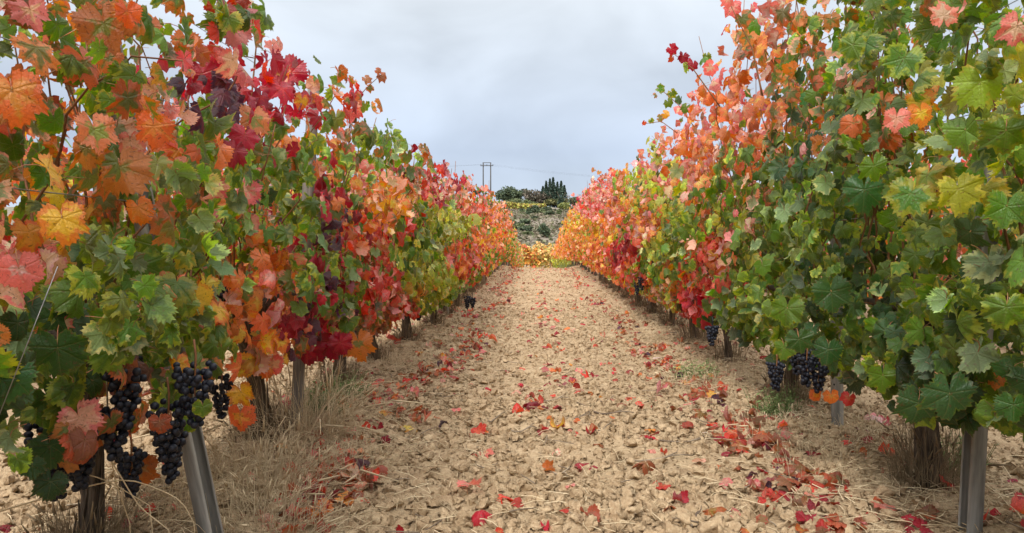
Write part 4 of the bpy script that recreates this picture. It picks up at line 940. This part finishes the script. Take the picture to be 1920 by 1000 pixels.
# shaggy growth round the trunks
for v, r in zip(vines, roots):
    if 1.5 < v['y'] < 14.5:
        x, y = r.location.x, r.location.y; rn = 'left' if v['side'] < 0 else 'right'
        o = blade_tuft(x, y, 330 if v['y'] < 5 else 120, .13, .26 if v['side'] > 0 else .2, .35, .0014 if v['y'] < 6 else .0025).build('weed_tuft', M_DEAD)
        tag(o, 'withered brown weeds round the foot of the %s vine in the %s row' % (ORD[v['i']], rn), 'weeds', 'dead weeds round the trunks')
for cx, cy, n, r, h, lab in [(-1.17, 3.65, 150, .12, .16, 'grey green weed beside the weathered stake'), (-1.2, 4.15, 120, .16, .12, 'low green weed at the foot of the black trunk'), (1.3, 3.75, 110, .12, .16, 'small green weed left of the short grey post'),
                             (1.12, 4.9, 120, .2, .1, 'low green weeds beside the right drift of leaves'), (1.65, 2.7, 60, .08, .22, 'green weed climbing the shaggy trunk'), (.95, 23.0, 150, .4, .2, 'bright green weed tuft at the far end of the track')]:
    b = MB()
    for q in range(n):
        a = random.uniform(0, 6.28); d = r*random.random()**.6; x, y = cx+math.cos(a)*d, cy+math.sin(a)*d; z = gnd(x, y); hh = h*random.uniform(.3, 1)
        la = random.uniform(0, 6.28); t = np.linspace(0, 1, 4); P = np.stack([x+math.cos(la)*.4*hh*t, y+math.sin(la)*.4*hh*t, z+hh*t], 1)
        b.tube(P, .0012, 3, False)
        for k in range(3):
            c = P[k+1]; w_ = random.uniform(.008, .02); a2 = random.uniform(0, 6.28); dx, dy = math.cos(a2)*w_, math.sin(a2)*w_
            b.add([c, c+[dx-dy*.3, dy+dx*.3, .006], c+[dx*1.8, dy*1.8, .01], c+[dx+dy*.3, dy-dx*.3, .002]], None, [(0, 1, 2, 3)])
    tag(b.build('green_weed', M_WEED), lab, 'weed', 'green weeds between the vines')
# brown fragments of older leaves and bark lying between the clods
b = MB()
for q in range(4200):
    y = math.exp(random.uniform(math.log(1.5), math.log(10))); f = random.random()
    x = random.uniform(-1.3, 1.5) if f < .5 else float(row_x(random.choice([-1, 1]), y))+random.gauss(0, .4)
    s = random.uniform(.004, .014); z = gnd(x, y)+.012+random.random()*.012; a = random.uniform(0, 6.28); c_, s_ = math.cos(a)*s, math.sin(a)*s
    k1, k2, h1, h2_ = random.uniform(.3, .9), random.uniform(.3, .9), random.gauss(0, .4)*s, random.gauss(0, .4)*s
    b.add([(x+c_, y+s_, z+h1), (x-s_*k1, y+c_*k1, z+h2_), (x-c_, y-s_, z+h2_), (x+s_*k2, y-c_*k2, z+h1+.3*s)], None, [(0, 1, 2, 3)])
tag(b.build('leaf_fragments', M_DEAD, None, False), 'small brown fragments of dead leaves and bark between the clods', 'leaf litter', None, 'stuff')
# twigs: prunings on the track
TW = [(1150, 788, .22, .05, 'pale forked twig among leaves in the middle of the track'), (1090, 795, .16, .4, 'whitish flat twig left of the forked one'), (1240, 870, .34, 0, 'long dark twig lying across the right half of the track'), (1130, 815, .12, .9, 'short pale twig on crumbly soil'),
      (1060, 905, .09, -.4, 'thin light splinter of wood near the front'), (1310, 990, .12, .9, 'cut pale twig beside the folded orange leaf'), (930, 800, .12, .9, 'two toned twig left of the track middle'), (1290, 835, .3, .2, 'curved bleached twig near the right drift'),
      (985, 820, .13, .1, 'grey twig under the left half of the track'), (1040, 760, .18, .1, 'dark twig crossing the track further back'), (1140, 760, .14, .7, 'bent pale twig beside the dark one'), (1560, 600, .3, .2, None)]
for px, py, Ls, ang, lab in TW[:-1]:
    x, y = on_ground(px, py); t = np.linspace(-.5, .5, 7); wob = np.cumsum(rng.normal(0, .006, (7, 3)), 0); wob[:, 2] *= .3
    a = ang+rng.normal(0, .1); P = np.stack([x+np.cos(a)*Ls*t, y+np.sin(a)*Ls*t, np.array([gnd(x, y)+.03]*7)+.01*np.sin(t*6)], 1)+wob
    b = MB().tube(P, np.linspace(.0045, .0025, 7)*random.uniform(.8, 1.2), 6)
    b.tube(np.stack([P[3], P[3]+(P[5]-P[3])*.5+[.02, .02, .012], P[4]+[.03, .05, .01]]), [.003, .0025, .0015], 5)
    tag(b.build('twig', M_TWIG), lab, 'twig', 'vine prunings on the track')
KT = {0: 'thin brown pruning twig lying on the near soil', 1: 'thin brown pruning twig lying further along'}
for q in range(120):
    y = math.exp(random.uniform(math.log(1.7), math.log(7))); x = random.uniform(-1.6, 1.8); Ls = random.uniform(.04, .16); a = random.uniform(0, 6.28)
    t = np.linspace(-.5, .5, 5); wob = np.cumsum(rng.normal(0, .004, (5, 3)), 0)
    P = np.stack([x+np.cos(a)*Ls*t, y+np.sin(a)*Ls*t, np.full(5, gnd(x, y)+.025)], 1)+wob*[1, 1, .3]
    tag(MB().tube(P, np.linspace(.003, .0016, 5), 5).build('twig', M_TWIG), KT[int(y > 3.2)]+(' at the left' if x < -.5 else ' at the right' if x > .7 else ' in mid track')+(', longer than most' if Ls > .11 else ''), 'twig', 'vine prunings on the track')
# long arching dry stems in the left foreground
for k, (pts, lab) in enumerate([([(-20, 965), (130, 920), (240, 895), (340, 935), (372, 1000)], 'long arching tan stem bowed over the trunk foot at left'),
                                ([(170, 750), (200, 850), (260, 950), (330, 1005)], 'slim tan stem slanting down past the black grapes'),
                                ([(0, 850), (90, 870), (200, 900), (300, 960)], 'thin straw stem lying low across the left foreground'),
                                ([(200, 700), (203, 820), (215, 900), (250, 1000)], 'thin dead stem hanging beside the hanging brown leaf'),
                                ([(560, 850), (610, 760), (650, 720), (745, 715)], 'bent dry grass stalk with a pale seed head')]):
    Y = 1.55 if k < 4 else 2.9; pp = np.array([at(a, b_, Y+.04*i) for i, (a, b_) in enumerate(pts)]); q = np.linspace(0, 1, len(pp)); t = np.linspace(0, 1, 16)
    P = np.stack([np.interp(t, q, pp[:, j]) for j in range(3)], 1); P[1:-1] = (P[:-2]+P[1:-1]*2+P[2:])/4
    if k < 4: P[-1, 2] = min(P[-1, 2], gnd(P[-1, 0], P[-1, 1])+.02)
    tag(MB().tube(P, np.linspace(.0022, .0012, 16), 5).build('dry_stem', M_STRAW), lab, 'stem', 'long dry stems')
# ------------------------------------------------------------------ vines across the dip and the far slope
def cloud(n, gen, size, colours, up=.4):
    """n small leaf clumps: two crossed bent faces each; gen gives points"""
    P = gen(n); S = size*rng.uniform(.6, 1.4, len(P)); n = len(P)
    nr = rng.normal(0, 1, (n, 3)); nr[:, 2] = np.abs(nr[:, 2])+up; tp = rng.normal(0, 1, (n, 3)); R = orient(tp, nr)
    T = np.array([(-.5, -.3, 0), (.1, -.55, .1), (.55, 0, -.08), (.2, .5, .1), (-.4, .4, -.1)]); Fq = np.array([(0, 1, 2), (0, 2, 3), (0, 3, 4)])
    X = np.einsum('nij,kj->nki', R, T)*S[:, None, None]+P[:, None]
    c = np.array(colours)[rng.integers(0, len(colours), n)]*np.exp(rng.normal(0, .22, (n, 1)))
    return X.reshape(-1, 3), (Fq[None]+(np.arange(n)*5)[:, None, None]).reshape(-1, 3), np.repeat(c, 5, 0)
def ellipsoid_gen(c, r, lobes=7, seed=0, flat=.0):
    r_ = np.random.default_rng(seed); c = np.array(c, float); r = np.array(r, float)
    cs = [(c+r*r_.uniform(-.55, .55, 3)*np.array([1, 1, .8]), r*r_.uniform(.35, .6)) for _ in range(lobes)]
    def g(n):
        k = r_.integers(0, lobes, n); d = r_.normal(0, 1, (n, 3)); d /= np.linalg.norm(d, axis=1)[:, None]
        rr = r_.random(n)**.35
        return np.array([cs[q][0] for q in k])+d*np.array([cs[q][1] for q in k])*rr[:, None]
    return g
def plant(name, base, crown, n, size, cols_, label, cat, group=None, trunk_h=None, trunk_r=.15, part='crown', limbs=4):
    root = bpy.data.objects.new(name, None); col.objects.link(root); root.location = base; root.empty_display_size = .3
    X, Fq, c = cloud(n, crown, size, cols_); X = X-np.array(base)
    o = link(part, newmesh(part, X, Fq, {'ca': c}, True, (M_FOL,)), root)
    if trunk_h:
        b = MB(); P = np.array([(0, 0, -.3), (.05, 0, trunk_h*.5), (0, .05, trunk_h)])*1.0
        b.tube(P, [trunk_r*1.3, trunk_r, trunk_r*.7], 7)
        for q in range(limbs):
            a = q*6.28/limbs+rng.uniform(0, 1); l = trunk_h*rng.uniform(.5, .9)
            b.tube(np.array([(0, 0, trunk_h*.7), (math.cos(a)*l*.4, math.sin(a)*l*.4, trunk_h*1.1), (math.cos(a)*l*.8, math.sin(a)*l*.8, trunk_h*1.6)]), [trunk_r*.6, trunk_r*.4, trunk_r*.15], 5)
        b.build('trunk' if cat != 'bush' else 'stem', M_TWIG, root)
    tag(root, label, cat, group); return root
OR = [(.7,.3,.06), (.75,.4,.08), (.6,.2,.06), (.4,.36,.06), (.8,.48,.15), (.5,.1,.05)]
AM = [(.78,.56,.2), (.78,.5,.22), (.72,.4,.15), (.6,.52,.16), (.5,.45,.14)]
# orange vines standing across the end of the track, in the dip
for rI, Y in enumerate((52.0, 55.5, 59.0)):
    for q in range(14):
        x = -8+q*1.3+rng.normal(0, .1)+rI*.3; z = float(gz(x, Y)); 
        if abs(x) > 6.5: continue
        g_ = ellipsoid_gen((x, Y, z+1.0), (.95, .55, 1.15), 9, rI*50+q)
        plant('grapevine', (x, Y, z), g_, 620, .18, AM if (q+rI) % 3 else OR, 'small orange vine crossing the far end of the track, %s' % ('front rank' if rI == 0 else 'middle rank' if rI == 1 else 'rear rank'), 'grapevine', 'vines across the far end', .7, .05, 'foliage')
GR = [(.11,.145,.085), (.08,.115,.07), (.14,.17,.09)]; GR2 = [(.19,.22,.1), (.14,.17,.08)]  # far greens lightened in colour to stand in for distance haze
def hill(px, Y): p = at(px, 400, Y); return p[0], float(gz(p[0], Y))
def pxw(n, Y): return n*Y/FPX
for px, py, Y, wpx, hpx, cols_, lab in [
    (1021, 434, 96, 26, 30, GR, 'round dark green bush on the middle of the bare slope'), (968, 422, 112, 26, 16, GR+GR2, 'low green bush left on the bare slope'), (999, 403, 150, 22, 22, GR, 'green bush standing at the end of the yellow strip'),
    (1078, 402, 150, 22, 24, GR, 'dark bush on the slope beside the right row'), (1050, 412, 135, 14, 14, GR2, 'small pale green bush right on the slope'), (944, 400, 148, 14, 26, GR, 'dark bush on the slope beside the left row'),
    (1012, 400, 160, 16, 10, GR2, 'tiny green bush beside the yellow strip'), (1030, 394, 170, 30, 12, GR+[(.14,.12,.07)], 'low brownish bush below the conifers'), (1056, 388, 178, 26, 16, [(.3,.3,.09), (.2,.24,.08)], 'yellowish bush right of the conifers'),
    (940, 408, 125, 12, 10, GR2, 'small green bush beside the left row'), (1100, 390, 175, 30, 18, GR2+[(.3,.28,.1)], 'olive bush behind the right row'), (1075, 380, 190, 24, 20, GR+[(.2,.15,.1)], 'dull green bush under the bare tree'),
    (985, 385, 200, 40, 16, GR2, 'long green hedge bush before the oak'), (950, 385, 200, 30, 18, GR+GR2, 'green hedge bush at the foot of the oak'), (1045, 378, 205, 40, 16, [(.2,.2,.09), (.26,.24,.1), (.12,.14,.06)], 'broad olive bush below the conifers'), (965, 379, 204, 30, 14, GR2, 'pale green hedge bush under the oak crown')]:
    x, z = hill(px, Y); yb_ = py+hpx/2; zc = at(px, py, Y)[2]; 
    hz_ = pxw(hpx, Y); zc = max(zc, z+hz_*.3)
    plant('bush', (x, Y, z), ellipsoid_gen((x, Y, zc), (pxw(wpx, Y)*.62, pxw(wpx, Y)*.5, hz_*.62), 7, px), 1100, pxw(2.6, Y), cols_, lab, 'bush', 'bushes on the far slope', hz_*.5, .08, 'foliage')
r_h = random.Random(5)
for q in range(26):
    px, Y = r_h.uniform(935, 1085), r_h.uniform(92, 170); x, z = hill(px, Y); h_ = r_h.uniform(.5, 1.2)
    plant('bush', (x, Y, z), ellipsoid_gen((x, Y, z+h_*.45), (h_*r_h.uniform(.8, 1.6), h_, h_*.55), 5, q), 260, .3, r_h.choice([GR, GR2, [(.2, .17, .1), (.16, .15, .08)]]), 'low scrub cushion scattered on the %s of the far slope' % ('lower part' if Y < 120 else 'upper part'), 'bush', 'scrub cushions on the far slope', None, .08, 'foliage')
x, z = hill(955, 212)
plant('oak_tree', (x, 212, z), ellipsoid_gen((x, 212, at(955, 367, 212)[2]), (pxw(32, 212), pxw(24, 212), pxw(21, 212)), 12, 5), 3800, .42, GR, 'rounded dark oak on the ridge right of the twin pole', 'tree', 'trees on the ridge', 2.6, .28)
x, z = hill(893, 215)
plant('oak_tree', (x, 215, z), ellipsoid_gen((x, 215, at(893, 360, 215)[2]), (pxw(10, 215), pxw(9, 215), pxw(6, 215)), 6, 6), 700, .4, GR, 'small dark tree on the ridge left of the twin pole', 'tree', 'trees on the ridge', 2.0, .2)
x, z = hill(1008, 208)
BRN = [(.14,.115,.09), (.11,.1,.07), (.09,.09,.06), (.2,.16,.12)]
plant('brown_tree', (x, 208, z), ellipsoid_gen((x, 208, at(1010, 372, 208)[2]), (pxw(27, 208), pxw(20, 208), pxw(17, 208)), 10, 9), 2600, .36, BRN, 'broad brownish leafless tree between oak and conifers', 'tree', 'trees on the ridge', 2.2, .22)
x, z = hill(985, 214)
plant('oak_tree', (x, 214, z), ellipsoid_gen((x, 214, at(985, 362, 214)[2]), (pxw(12, 214), pxw(10, 214), pxw(8, 214)), 6, 16), 600, .4, GR+BRN, 'small dull tree peeping behind the brown tree', 'tree', 'trees on the ridge', 2.0, .2)
# conifer clump: several pointed crowns
for k, (px, top, wd) in enumerate([(1024, 340, 14), (1031, 336, 14), (1037, 333, 16), (1045, 342, 14), (1052, 340, 14), (1058, 348, 16), (1018, 350, 14), (1040, 348, 20)]):
    Y = 205+rng.uniform(-3, 3); x, z = hill(px, Y); zt = at(px, top, Y)[2]; w_ = pxw(wd, Y)
    def cone(n, x=x, Y=Y, z=z, zt=zt, w_=w_, k=k):
        t = rng.random(n)**.75; a = rng.uniform(0, 6.28, n); rr = w_*.55*(1-t)**.7*(.45+.55*np.abs(np.sin(t*38+a*2)))*rng.random(n)**.4+.06
        return np.stack([x+np.cos(a)*rr, Y+np.sin(a)*rr, z+.3+(zt-z-.3)*t], 1)
    plant('conifer', (x, Y, z), cone, 800, .38, [(.08,.12,.09), (.09,.135,.095), (.06,.1,.075)], ['leftmost tall', 'second tall', 'tallest pointed', 'fourth pointed', 'fifth pointed', 'rightmost broad', 'low left', 'broad front'][k]+' dark conifer of the ridge clump', 'tree', 'conifers of the ridge clump', 3.0, .15, 'crown', 2)  # crown greens made paler, haze put into the colour
# bare shrub trees on the right of the ridge
def bare(px, py, Y, h, label, seed):
    r_ = np.random.default_rng(seed); x, z = hill(px, Y); root = bpy.data.objects.new('bare_tree', None); col.objects.link(root); root.location = (x, Y, z)
    tr_ = MB(); tr_.tube(np.array([(0, 0, -.2), (.1, 0, h*.25), (0, 0, h*.45)]), [.14, .11, .08], 6); tr_.build('trunk', M_TWIG, root)
    b = MB()
    def grow(p, d, l, r, lev):
        q = p+d*l; m_ = (p+q)/2+r_.normal(0, .06*l, 3); b.tube(np.array([p, m_, q]), [r, r*.8, r*.6], 3, False)
        if lev:
            for _ in range(4):
                d2 = d+r_.normal(0, .5, 3)*np.array([1, 1, .6]); d2 /= np.linalg.norm(d2); grow(p+(q-p)*r_.uniform(.4, 1), d2, l*.68, r*.6, lev-1)
    for _ in range(4):
        d = np.array([r_.normal(0, .6), r_.normal(0, .4), 1]); d /= np.linalg.norm(d); grow(np.array([0, 0, h*r_.uniform(.2, .42)]), d, h*.3, .06, 3)
    b.build('branches', M_TWIG, root); tag(root, label, 'tree', 'trees on the ridge')
bare(1092, 360, 195, 6.0, 'bare thin tree on the ridge beside the right row', 3)
bare(1072, 365, 204, 4.5, 'smaller bare tree left of the taller bare one', 4)
# yellow vineyard strip on the slope: far rows that read as one mass
V_, F_, C_ = [], [], []; n0 = 0
for Y in (176, 180, 184, 188):
    def gen(n, Y=Y):
        x = rng.uniform(-15, 2.5, n); return np.stack([x, Y+rng.normal(0, .3, n), gz(x, np.full(n, Y))+.3+1.3*rng.random(n)], 1)
    a, f, c = cloud(1600, gen, .45, [(.45,.42,.08), (.36,.38,.08), (.5,.36,.1), (.3,.2,.1)]); V_.append(a); F_.append(f+n0); C_.append(c); n0 += len(a)
tag(link('far_vineyard', newmesh('far_vineyard', np.concatenate(V_), np.concatenate(F_), {'ca': np.concatenate(C_)}, True, (M_FOL,))), 'strip of yellow vines on the far slope below the oak', 'vineyard', None, 'stuff')
# heath and tufts that cover the slope
def gen(n):
    y = rng.uniform(74, 172, n); x = rng.uniform(-.16, .16, n)*y+rng.normal(0, 1, n); return np.stack([x, y, gz(x, y)+.08*rng.random(n)+.04], 1)
a, f, c = cloud(16000, gen, .42, [(.21,.17,.12), (.16,.13,.095), (.25,.21,.15), (.13,.14,.07), (.28,.235,.165), (.17,.17,.09)], 1.5)  # heath colours paled as a substitute for haze over the slope
tag(link('heath', newmesh('heath', a, f, {'ca': c}, True, (M_FOL,))), 'grey brown heath and dead grass covering the far slope', 'heath', None, 'stuff')

# ------------------------------------------------------------------ twin pole with crossarm and power lines
Y = 165.0; pl, pr_ = at(906, 305, Y), at(920, 305, Y); zg = float(gz(pl[0], Y))
root = bpy.data.objects.new('twin_pole', None); col.objects.link(root); root.location = (float((pl[0]+pr_[0])/2), Y, zg)
hx = float((pr_[0]-pl[0])/2); H = float(pl[2]-zg)
for s in (-1, 1): MB().tube(np.array([(s*hx, 0, -.3), (s*hx, 0, H)]), [.17, .13], 10).build('pole', M_POLE, root)
MB().box((0, 0, H-.05), (hx*2+.3, .14, .12)).build('brace', M_POLE, root, False)
MB().box((0, -.16, H-.78), (hx*2+1.3, .14, .16)).build('crossarm', M_POLE, root, False)
for x in (-hx-.55, 0, hx+.55):
    MB().tube(np.array([(x, -.16, H-.7), (x, -.16, H-.62), (x, -.16, H-.55), (x, -.16, H-.45)]), [.03, .08, .06, .08], 8).build('insulator', M_POLE, root)
tag(root, 'tall twin wooden power pole with crossarm on the ridge', 'power pole')
for k, dx in enumerate((-.55-hx, 0, hx+.55)):
    t = np.linspace(0, 1, 24); a = np.array([root.location.x+dx, Y-.16, zg+H-.45]); b_ = np.array([a[0]+75+k*2, Y+35, zg+H-1.0]); P = a+(b_-a)*t[:, None]; P[:, 2] -= 5*(1-(2*t-1)**2)*.35
    tag(MB().tube(P, .006, 4, False).build('power_line', M_POLE), ['left', 'middle', 'right'][k]+' thin power line running from the twin pole behind the right row', 'cable', 'power lines')
    b_ = np.array([a[0]-60-k*2, Y-30, zg+H-2]); P = a+(b_-a)*t[:, None]; P[:, 2] -= 4*(1-(2*t-1)**2)*.35
    tag(MB().tube(P, .006, 4, False).build('power_line', M_POLE), ['left', 'middle', 'right'][k]+' thin power line running from the twin pole behind the left row', 'cable', 'power lines')
print('objects', len(col.objects))
